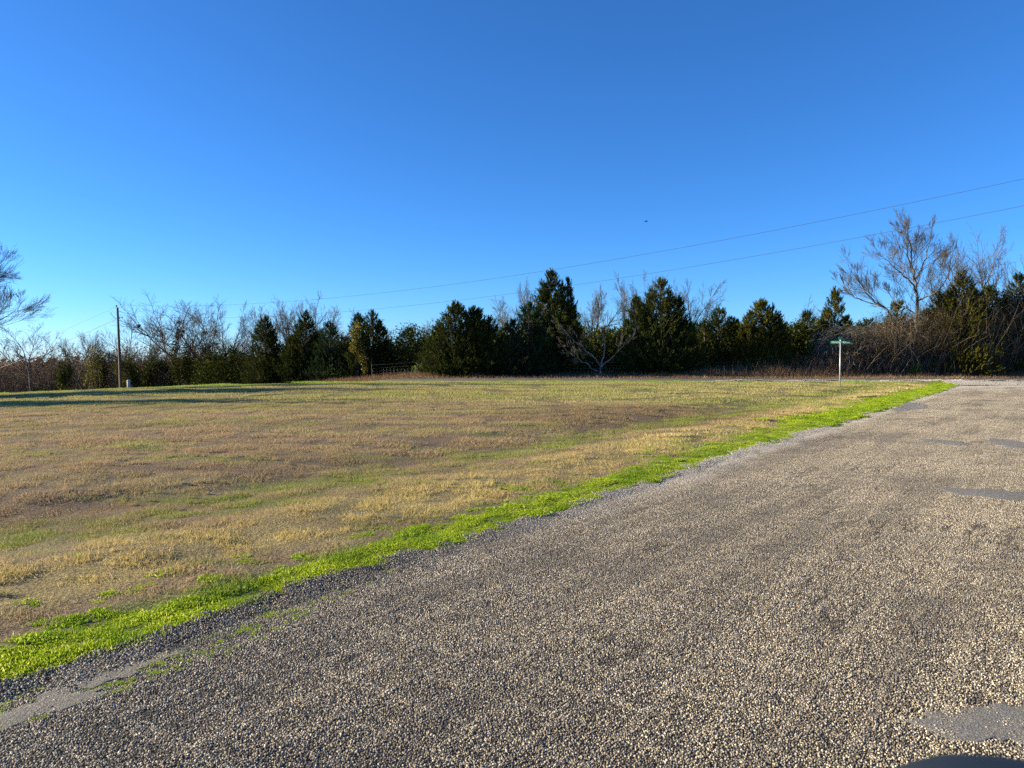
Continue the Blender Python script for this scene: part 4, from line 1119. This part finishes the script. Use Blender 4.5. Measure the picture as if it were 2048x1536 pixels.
# tangled brush at the right, behind the crossing road
xL, xR = P2(1640, 60), P2(2110, 60)
def top_at(x):
    px = x / 60 * F + 1024
    yy = np.interp(px, [1600, 1640, 1680, 1740, 1800, 1880, 1950, 2048, 2120], [735, 716, 686, 655, 632, 606, 600, 606, 604])
    return ((715 - yy) / F * 60 + EYE) * (1 + 0.35 * pn(x / 1.3, x * 0 + 7.7) + 0.2 * pn(x / .4, x * 0 + 2.2))
g = Geo()
for a in stems(rng, 7000, lambda n: rng.uniform(xL, xR, n), lambda n, x: rng.uniform(58.2, 63.0, n), lambda n, x: top_at(x) * rng.uniform(.18, 1.15, n) ** 1.0, lambda x, y: ground_z(x, y), r=0.0125, lean=.30, arch=.24): g.add(*a)
# short crossing twigs that fill the tangle
n = 26000
x = rng.uniform(xL, xR, n); y = rng.uniform(58.0, 63.2, n); z = ground_z(x, y) + rng.uniform(0, 1, n) ** 1.25 * top_at(x) * 0.97
P0 = np.stack([x, y, z], 1); d = rng.normal(size=(n, 3)) * np.array([1, .6, .8]); L_ = rng.uniform(.2, .8, n)[:, None]
P1 = P0 + unit(d) * L_
g.add(*tubes(P0, P1, np.full(n, .009), np.full(n, .005), 3, rng.uniform(0, 1, n) ** 1.7))
tag(link('brush_thicket', g.mesh('brush_thicket', M['brush'])), 'tangled brown brush and vines along the crossing road at the right', 'thicket', kind='stuff')
g = Geo(); n = 16000
x = rng.uniform(xL, xR, n); y = rng.uniform(58.6, 64, n); z = ground_z(x, y) + rng.uniform(0, 1, n) * top_at(x)
k = pn(x / 1.4, z / 1.1) > -0.05; x, y, z = x[k], y[k], z[k]; n = len(x)
g.add(*blades(np.stack([x, y, z], 1), rng.normal(size=(n, 3)), rng.uniform(.06, .19, n), rng.uniform(.03, .09, n), rng.uniform(0, 1, n) ** 2, rng, True))
tag(link('thicket_leaves', g.mesh('thicket_leaves', M['ivy_dark'])), 'sparse dark leaves caught in the brown thicket', 'leaves', kind='stuff')
# pale drooping vines hanging left of the thicket
g = Geo(); n = 420
x = rng.uniform(P2(1650, 59.5), P2(1740, 59.5), n); y = rng.uniform(59, 60.5, n); z = (715 - rng.uniform(655, 700, n)) / F * 60 + EYE
p = np.stack([x, y, z], 1); d = unit(np.stack([rng.normal(-.6, .8, n), rng.normal(0, .4, n), rng.normal(.3, .3, n)], 1)); A = rng.uniform(.3, 1, n)
for i in range(6):
    d = unit(d + np.array([-.02, 0, -.28]) + rng.normal(size=(n, 3)) * .22); q = p + d * .26
    g.add(*tubes(p, q, np.full(n, .011), np.full(n, .009), 3, A)); p = q
t = tag(link('hanging_vines', g.mesh('hanging_vines', M['twig'])), 'pale tangle of drooping vines above the street sign', 'vines', kind='stuff')

# dry russet grass and weeds on the far bank of the crossing road
g = Geo(); n = 60000
x = rng.uniform(-17, 44, n); y = 56.3 + rng.uniform(0, 1, n) ** 1.3 * 4.6
px = x / y * F + 1024
hh = np.interp(px, [700, 850, 1050, 1250, 1380, 1500, 1640, 1800, 2100], [.35, .45, .22, .35, .55, 1.0, .95, .55, .5])
up = sst(y, 56.3, 58.2)
h = (0.18 + hh * up * (0.7 + 0.9 * pn(x / 1.8, y / 1.0 + 4))) * rng.uniform(.45, 1.2, n)
k = (h > 0.05) & (rng.uniform(0, 1, n) < np.interp(px, [0, 850, 880, 1220, 1300, 3000], [1, 1, .3, .35, 1, 1])); x, y, h = x[k], y[k], h[k]; n = len(x)
D_ = rng.normal(size=(n, 3)) * .38; D_[:, 2] = 1
A = np.clip(rng.uniform(0, 1, n) * .8 + .2 * (1 - sst(y, 56.3, 57.5)), 0, 1)
g.add(*blades(np.stack([x, y, lay(x, y)], 1), D_, h, rng.uniform(.015, .04, n), A, rng))
tag(link('dry_bank_grass', g.mesh('dry_bank_grass', M['straw'])), 'russet dry grass on the far bank of the crossing road', 'grass', kind='stuff')
g = Geo()
def hw_(n, x):
    px = x / 59 * F + 1024
    return np.interp(px, [1000, 1350, 1450, 1560, 1680, 1900], [.5, .7, 1.3, 2.1, 2.2, 1.2]) * rng.uniform(.35, 1.1, n)
for a in stems(rng, 2600, lambda n: rng.uniform(P2(1080, 59), P2(2048, 59), n), lambda n, x: rng.uniform(57.6, 60.5, n), hw_, lambda x, y: lay(x, y), r=0.009, lean=.3, arch=.25, seg=4): g.add(*a)
tag(link('dead_weed_stalks', g.mesh('dead_weed_stalks', M['brush'])), 'dead upright weed stalks along the wire fence', 'weeds', kind='stuff')

# dark undergrowth inside the wood
g = Geo(); n = 110000
x = rng.uniform(-34, 36, n); dfl = np.interp(x, [-34, -22, -14, -8, 40], [77, 74, 70, 65.5, 65.0])
y = dfl + rng.uniform(0.5, 7.5, n); hmax = 3.0 + 2.2 * pn(x / 4.0, y / 5.0) + np.interp(x, [-30, -14, -8, 0, 30], [0, 0.2, 0.9, 1.0, 1.0])
z = ground_z(x, y) + rng.uniform(0, 1, n) * hmax
g.add(*blades(np.stack([x, y, z], 1), rng.normal(size=(n, 3)) + np.array([0, 0, .5]), rng.uniform(.15, .36, n), rng.uniform(.05, .13, n), rng.uniform(0, 1, n), rng, True))
tag(link('wood_undergrowth', g.mesh('wood_undergrowth', M['cedar'])), 'dark evergreen undergrowth filling the wood behind the cedars', 'undergrowth', kind='stuff')
# twiggy wood at the left and the far wood behind
g = Geo()
for a in stems(rng, 5200, lambda n: rng.uniform(-95, -16, n), lambda n, x: np.interp(x, [-80, -30, -16], [104, 92, 82]) + rng.uniform(0, 12, n), lambda n, x: rng.uniform(2, 7.0, n), lambda x, y: ground_z(x, y), r=0.022, lean=.25, arch=.18, seg=6): g.add(*a)
n = 24000
x = rng.uniform(-95, -18, n); y = np.interp(x, [-80, -30, -16], [102, 91, 82]) + rng.uniform(0, 13, n); z = ground_z(x, y) + rng.uniform(0.1, 1, n) * (5.2 + 2.5 * pn(x / 5, y / 6))
P0 = np.stack([x, y, z], 1); P1 = P0 + unit(rng.normal(size=(n, 3)) + np.array([0, 0, .7])) * rng.uniform(.4, 1.3, n)[:, None]
g.add(*tubes(P0, P1, np.full(n, .017), np.full(n, .009), 3, rng.uniform(0, .8, n)))
tag(link('twiggy_undergrowth', g.mesh('twiggy_undergrowth', M['twig_dark'])), 'grey twiggy undergrowth of the wood at the left', 'undergrowth', kind='stuff')
g = Geo(); n = 17000
x = rng.uniform(-100, -40, n); y = 100 + rng.uniform(0, 18, n); z = ground_z(x, y) + rng.uniform(0.05, 1, n) * (6.4 + 2.2 * pn(x / 4, y / 6))
k = pn(x / 2.2, z / 1.6) > 0.0
g.add(*blades(np.stack([x, y, z], 1)[k], rng.normal(size=(k.sum(), 3)), np.full(k.sum(), .26), np.full(k.sum(), .17), rng.uniform(0, 1, k.sum()), rng, True))
tag(link('rusty_leaf_undergrowth', g.mesh('rusty_leaf_undergrowth', M['rustleaf'])), 'rusty orange leaves in the wood at far left', 'undergrowth', kind='stuff')
g = Geo(); n = 16000
x = rng.uniform(-420, 420, n); y = 300 + rng.uniform(0, 60, n) ; z = ground_z(x, y) + rng.uniform(0, 1, n) ** .8 * (13 + 8 * pn(x / 22, y / 30))
g.add(*blades(np.stack([x, y, z], 1), rng.normal(size=(n, 3)), rng.uniform(2, 4, n), rng.uniform(1.0, 2.0, n), rng.uniform(0, 1, n), rng, True))
tag(link('distant_woods', g.mesh('distant_woods', M['brownleaf'])), 'distant brown winter woods behind the tree row', 'woods', kind='stuff')

# ------------------------------------------------------------------ wire fence behind the crossing road
fx0, fx1, fy = -11.5, 26.0, 60.6
f = thing('wire_fence', 'low woven wire fence with wooden posts in front of the cedars', 'fence', (fx0, fy, gz(fx0, fy)))
n = 11; dx = (fx1 - fx0) / (n - 1)
pm = None
for i in range(n):
    if pm is None:
        o = Q().lathe([(0.024, 0), (0.024, 1.30), (0.018, 1.33)], k=8).build('post', M['post'], f); pm = o.data
    else: o = link('post', pm, f)
    o.location = (i * dx, 0, gz(fx0 + i * dx, fy) - gz(fx0, fy))
for j, h in enumerate((0.25, 0.45, 0.68, 0.92, 1.2)):
    k = 30; xs = np.linspace(0, fx1 - fx0, k + 1); zs = np.array([gz(fx0 + a, fy) for a in xs]) - gz(fx0, fy) + h
    pp = np.stack([xs, np.full(k + 1, -0.05), zs], 1); g = Geo(); g.add(*tubes(pp[:-1], pp[1:], np.full(k, .003), np.full(k, .003), 4, np.zeros(k)))
    link('fence_wire', g.mesh('fence_wire', M['fwire']), f)
g = Geo(); k = 130; xs = np.linspace(0.1, fx1 - fx0 - .1, k); z0 = np.interp(xs, [0, fx1 - fx0], [0, gz(fx1, fy) - gz(fx0, fy)])
g.add(*tubes(np.stack([xs, np.full(k, -.05), z0 + .25], 1), np.stack([xs, np.full(k, -.05), z0 + .92], 1), np.full(k, .004), np.full(k, .004), 3, np.zeros(k)))
tag(link('stay_wires', g.mesh('stay_wires', M['fwire']), f), kind='stuff')

# ------------------------------------------------------------------ utility poles and lines
def util_pole(x, y, top, label, lean=0.0):
    z0 = gz(x, y); t = thing('utility_pole', label, 'utility pole', (x, y, z0)); H = top - z0
    q = Q().lathe([(0.17, -0.2), (0.165, 0.5), (0.13, H * .6), (0.105, H - .25), (0.1, H - .24)], k=14).build('pole', M['pole'], t, True)
    Q().lathe([(0.03, H - .35), (0.03, H - .12)], (-0.12, 0, 0), 8).build('insulator_pin', M['galv'], t)
    i = Q().lathe([(0.04, H - .16), (0.085, H - .12), (0.05, H - .08), (0.09, H - .04), (0.045, H + .02), (0.05, H + .05)], (-0.12, 0, 0), 12).build('insulator', M['porcelain'], t, True)
    Q().box((0.30, 0, H - 1.35), (0.45, 0.05, 0.05)).box((0.12, 0, H - 1.35), (0.06, 0.12, 0.25)).build('neutral_bracket', M['galv'], t)
    Q().lathe([(0.04, H - 1.38), (0.05, H - 1.33), (0.03, H - 1.24)], (0.5, 0, 0), 10).build('neutral_insulator', M['porcelain'], t)
    Q().lathe([(0.012, 0.0), (0.012, H - 1.5)], (0.0, -0.175, 0), 5).build('ground_wire', M['galv'], t)
    t.rotation_euler = (0, lean, 0)
    return t
px0, D0 = 241, 80.0
xa, ya = P2(px0, D0), D0
topA = (715 - 611) / F * D0 + EYE
util_pole(xa, ya, topA, 'brown wooden utility pole standing before the wood at the left', R(-1.2))
xb, yb = 40.5, 21.3                       # next pole, off the right edge of the picture
def wire_pt(px, py, xa=xa, ya=ya, dxw=66.0, dyw=-47.0):
    k = (px - 1024) / F; t = (k * ya - xa) / (dxw - k * dyw); x = xa + t * dxw; y = ya + t * dyw
    return t, (715 - py) / F * y + EYE
def power(label, obs, t1, r, zoff=0, sgn=1, base=(xa, ya), dv=(66.0, -47.0)):
    tt, zz = zip(*[wire_pt(px, py) for px, py in obs]); co = np.polyfit(tt, zz, 2)
    ts = np.linspace(0, t1, 61); zs = np.polyval(co, ts)
    pp = np.stack([base[0] + ts * dv[0], base[1] + ts * dv[1], zs], 1); g = Geo()
    g.add(*tubes(pp[:-1], pp[1:], np.full(60, r), np.full(60, r), 5, np.zeros(60)))
    o = link('power_line', g.mesh('power_line', M['wire'])); tag(o, label, 'power line', 'power lines on the utility poles')
    return pp[-1]
e1 = power('upper power line from the pole top rising to the right', [(240, 610), (480, 608), (850, 576), (1090, 542), (1480, 478), (1700, 434), (2048, 355)], 1.25, 0.0085)
e2 = power('lower power line crossing in front of the tallest cedar', [(246, 632), (700, 622), (850, 611), (1100, 575), (1480, 518), (1700, 479), (2048, 413)], 1.25, 0.008)
util_pole(e1[0] + .12, e1[1], e1[2] - .05, 'second utility pole beyond the right edge carrying both power lines')
# wires leaving to the lower left
def left_line(label, pL, pS, zs0, r):
    k = 40; ts = np.linspace(0, 1, k + 1); x = xa + (-64.0) * ts; y = ya + 16 * ts
    kk = (pL[0] - 1024) / F; t = (kk * ya - xa) / (-64.0 - kk * 16); z1 = (715 - pL[1]) / F * (ya + 16 * t) + EYE
    kk = (pS[0] - 1024) / F; t2 = (kk * ya - xa) / (-64.0 - kk * 16); z2 = (715 - pS[1]) / F * (ya + 16 * t2) + EYE
    co = np.polyfit([0, t2, t], [zs0, z2, z1], 2); zz = np.polyval(co, ts); pp = np.stack([x, y, zz], 1)
    g = Geo(); g.add(*tubes(pp[:-1], pp[1:], np.full(k, r), np.full(k, r), 5, np.zeros(k)))
    tag(link('power_line', g.mesh('power_line', M['plastic'])), label, 'power line', 'power lines on the utility poles')
left_line('pale lower wire descending to the left before the wood', (0, 736), (85, 703), topA - 1.3, 0.022)
left_line('pale upper wire descending to the left edge', (0, 716), (24, 706), topA, 0.012)
# small pale marker beside the pole
xm, ym = P2(257, 79), 79.0
mk = thing('cable_marker', 'short pale utility pedestal right of the utility pole base', 'utility pedestal', (xm, ym, gz(xm, ym)))
Q().lathe([(0.17, -.1), (0.17, 1.10), (0.15, 1.15)], k=12).build('body', M['plastic'], mk, True)
Q().lathe([(0.185, 1.15), (0.185, 1.24), (0.12, 1.31)], k=12).build('cap', M['plastic'], mk, True)

# ------------------------------------------------------------------ street sign
sx, sy = P2(1680, 39.4), 39.4
sz = gz(sx, sy)
sg = thing('street_sign', 'green street name sign on a galvanised post in the grass', 'street sign', (sx, sy, sz))
Q().lathe([(0.034, -.2), (0.034, 2.30)], k=14).build('post', M['galv'], sg, True)
Q().box((0, 0, 2.33), (0.05, 0.06, 0.07)).build('bracket', M['galv'], sg)
BZ = 2.345
b1 = Q().box((0.03, -0.0, BZ), (1.04, 0.012, 0.165)).build('name_blade', M['sign'], sg)
b1.rotation_euler = (0, 0, R(-19))
Q().box((0, 0, 2.455), (0.05, 0.05, 0.05), 0.4).build('cross_bracket', M['galv'], sg)
b2 = Q().box((0, 0, 2.55), (0.86, 0.012, 0.15)).build('cross_blade', M['sign'], sg)
b2.rotation_euler = (0, 0, math.atan2(0.811, 0.586))
tc = bpy.data.curves.new('sign_text', 'FONT'); tc.body = 'FRANCISCO BAY DR.'; tc.align_x = 'CENTER'; tc.align_y = 'CENTER'; tc.size = 0.115; tc.extrude = 0.001; tc.offset = 0.0005
to = bpy.data.objects.new('lettering', tc); COL.objects.link(to); dg = bpy.context.evaluated_depsgraph_get()
tm_ = bpy.data.meshes.new_from_object(to.evaluated_get(dg)); bpy.data.objects.remove(to)
tm_.materials.clear(); tm_.materials.append(M['white'])
wid = max(v.co.x for v in tm_.vertices) - min(v.co.x for v in tm_.vertices)
lt = link('lettering', tm_, b1); lt.location = (0.03, -0.0085, BZ - .002); lt.rotation_euler = (R(90), 0, 0); lt.scale = (0.90 / wid, 1.0, 1)

# ------------------------------------------------------------------ small litter and leaves in the grass, a bird
def flat_leaf(x, y, label, cat, mat, size, name, seed):
    rg = np.random.RandomState(seed); k = 9; a = np.arange(k) * 6.283 / k
    r = size * (0.55 + 0.45 * np.abs(np.cos(a * 2.5))) * rg.uniform(.8, 1.2, k)
    V = [(0, 0, 0.02)] + [(r[i] * math.cos(a[i]), r[i] * .8 * math.sin(a[i]), 0.012 + rg.uniform(0, .025)) for i in range(k)]
    V += [(v[0], v[1], v[2] - .002) for v in V]; m_ = k + 1
    Fc = [(0, 1 + i, 1 + (i + 1) % k) for i in range(k)] + [(m_, m_ + 1 + (i + 1) % k, m_ + 1 + i) for i in range(k)]
    me = mesh_arrays(name, V, Fc, np.full(len(V), rg.uniform(.3, .9)), mat)
    o = link(name, me, None, (x, y, float(grass_z(np.array([x]), np.array([y]))[0]) + .03)); o.rotation_euler = (rg.uniform(-.3, .3), rg.uniform(-.3, .3), rg.uniform(0, 6))
    return tag(o, label, cat, 'fallen leaves in the grass' if 'leaf' in name else None)
for i, (px, py, lab) in enumerate([(1008, 992, 'reddish brown curled leaf where the golden grass meets the verge'), (100, 922, 'red brown leaf in the brown grass at far left'), (383, 969, 'dark brown leaf below the middle of the left field'),
                                   (1320, 832, 'small dark leaf on the brown belt of the field'), (700, 905, 'small brown leaf in the middle of the field')]):
    x, y = gpt(px, py); flat_leaf(x, y, lab, 'leaf', M['rustleaf'], 0.045 if i else 0.06, 'fallen_leaf', i + 1)
x, y = gpt(720, 1043); flat_leaf(x, y, 'small white scrap of paper in the golden shoulder grass', 'litter', M['white'], 0.035, 'paper_scrap', 9)
bx, by = P2(1290, 70), 70.0; bz = (715 - 445) / F * 70 + EYE
bd_ = thing('flying_bird', 'tiny dark bird high in the clear sky', 'bird', (bx, by, bz), 0.5)
Q().lathe([(0.003, -.15), (0.04, -.08), (0.055, 0), (0.04, .09), (0.02, .15), (0.004, .19)], (0, 0, 0), 8, 'x').build('body', M['feather'], bd_, True)
for sgn in (-1, 1):
    me = mesh_arrays('wing', [(-.07, 0, .01), (.07, 0, .01), (.04, sgn * .18, .07), (-.05, sgn * .18, .06), (-.06, sgn * .32, .03), (-.07, 0, 0), (.07, 0, 0), (.04, sgn * .18, .06), (-.05, sgn * .18, .05), (-.06, sgn * .32, .02)],
                     [(0, 1, 2), (0, 2, 3), (3, 2, 4), (5, 7, 6), (5, 8, 7), (8, 9, 7)], None, M['feather'])
    link('wing', me, bd_)

# ------------------------------------------------------------------ the car the picture is taken from (only its mirror shows)
hd = math.atan2(0.811, 0.586)                 # heading along the road
ux, uy = math.cos(hd), math.sin(hd)           # forward
car = thing('car', 'dark slate car at the lower right, only its rounded door mirror in view', 'car', (0, 0, 0), hd)
# local frame: x forward, y to the car's left; camera is just outside the driver's window
YL = -0.16                                    # left body side
Wc = 1.9
prof = [(-3.1, .35), (-3.15, .8), (-3.0, 1.15), (-2.6, 1.22), (1.05, 1.18), (2.0, 1.08), (2.35, .9), (2.4, .38)]
v = []; fcs = []
for yy in (YL, YL - Wc):
    for a, b in prof: v.append((a, yy, b))
k = len(prof); fcs = [tuple(range(k)), tuple(range(2 * k - 1, k - 1, -1))] + [(i, i + k, (i + 1) % k + k, (i + 1) % k) for i in range(k)]
me = bpy.data.meshes.new('body'); me.from_pydata(v, [], fcs); me.materials.append(M['car']); me.update(); body = link('body', me, car)
roofp = [(-2.5, 1.225), (-2.2, 1.66), (-0.6, 1.74), (0.15, 1.64), (0.95, 1.19)]
v = []
for yy, ins in ((YL, -.16), (YL - Wc, .16)):
    for i, (a, b) in enumerate(roofp): v.append((a, yy + (ins if 0 < i < 4 else ins * .3), b))
k = 5; me = bpy.data.meshes.new('cabin_glass'); me.from_pydata(v, [], [tuple(range(k)), tuple(range(2 * k - 1, k - 1, -1))] + [(i, i + k, (i + 1) % k + k, (i + 1) % k) for i in range(k)]); me.materials.append(M['glass']); me.update(); link('cabin_glass', me, car)
Q().box((-1.0, YL - Wc / 2, 1.755), (1.9, Wc - .5, .05)).build('roof', M['car'], car)
for a in (1.55, -2.15):
    for yy in (YL - .12, YL - Wc + .12):
        w = Q().lathe([(0.20, -.11), (0.34, -.10), (0.36, -.05), (0.36, .05), (0.34, .10), (0.20, .11)], (a, yy, 0.33), 24, 'y').build('tyre', M['rubber'], car, True)
        Q().lathe([(0.05, -.118), (0.21, -.112), (0.21, .112), (0.05, .118)], (a, yy, 0.33), 18, 'y').build('rim', M['rim'], w)
# mirror, placed a little ahead of the lens and below it
mc = Vector((0.587, -0.026, 1.2375))
U_, V_ = 28, 14; vs = []
for j in range(V_ + 1):
    th_ = math.pi * j / V_
    for i in range(U_):
        ph = 2 * math.pi * i / U_
        sx_, sy_, sz_ = math.sin(th_) * math.cos(ph), math.sin(th_) * math.sin(ph), math.cos(th_)
        e = lambda q, p: math.copysign(abs(q) ** p, q)
        vs.append((mc.x + 0.075 * e(sx_, .8), mc.y + 0.135 * e(sy_, .8), mc.z + 0.088 * e(sz_, .85)))
fs = [(j * U_ + i, (j + 1) * U_ + i, (j + 1) * U_ + (i + 1) % U_, j * U_ + (i + 1) % U_) for j in range(V_) for i in range(U_)]
me = bpy.data.meshes.new('mirror_housing'); me.from_pydata(vs, [], fs); me.materials.append(M['car']); me.update()
for p_ in me.polygons: p_.use_smooth = True
mh = link('mirror_housing', me, car)
Q().box((mc.x - .073, mc.y, mc.z), (0.012, .20, .12)).build('mirror_glass', M['glass'], mh)
Q().box((mc.x + .01, (mc.y + YL) / 2 - .03, mc.z - .06), (0.05, abs(mc.y - YL) + .02, .04)).build('mirror_arm', M['blackp'], car)
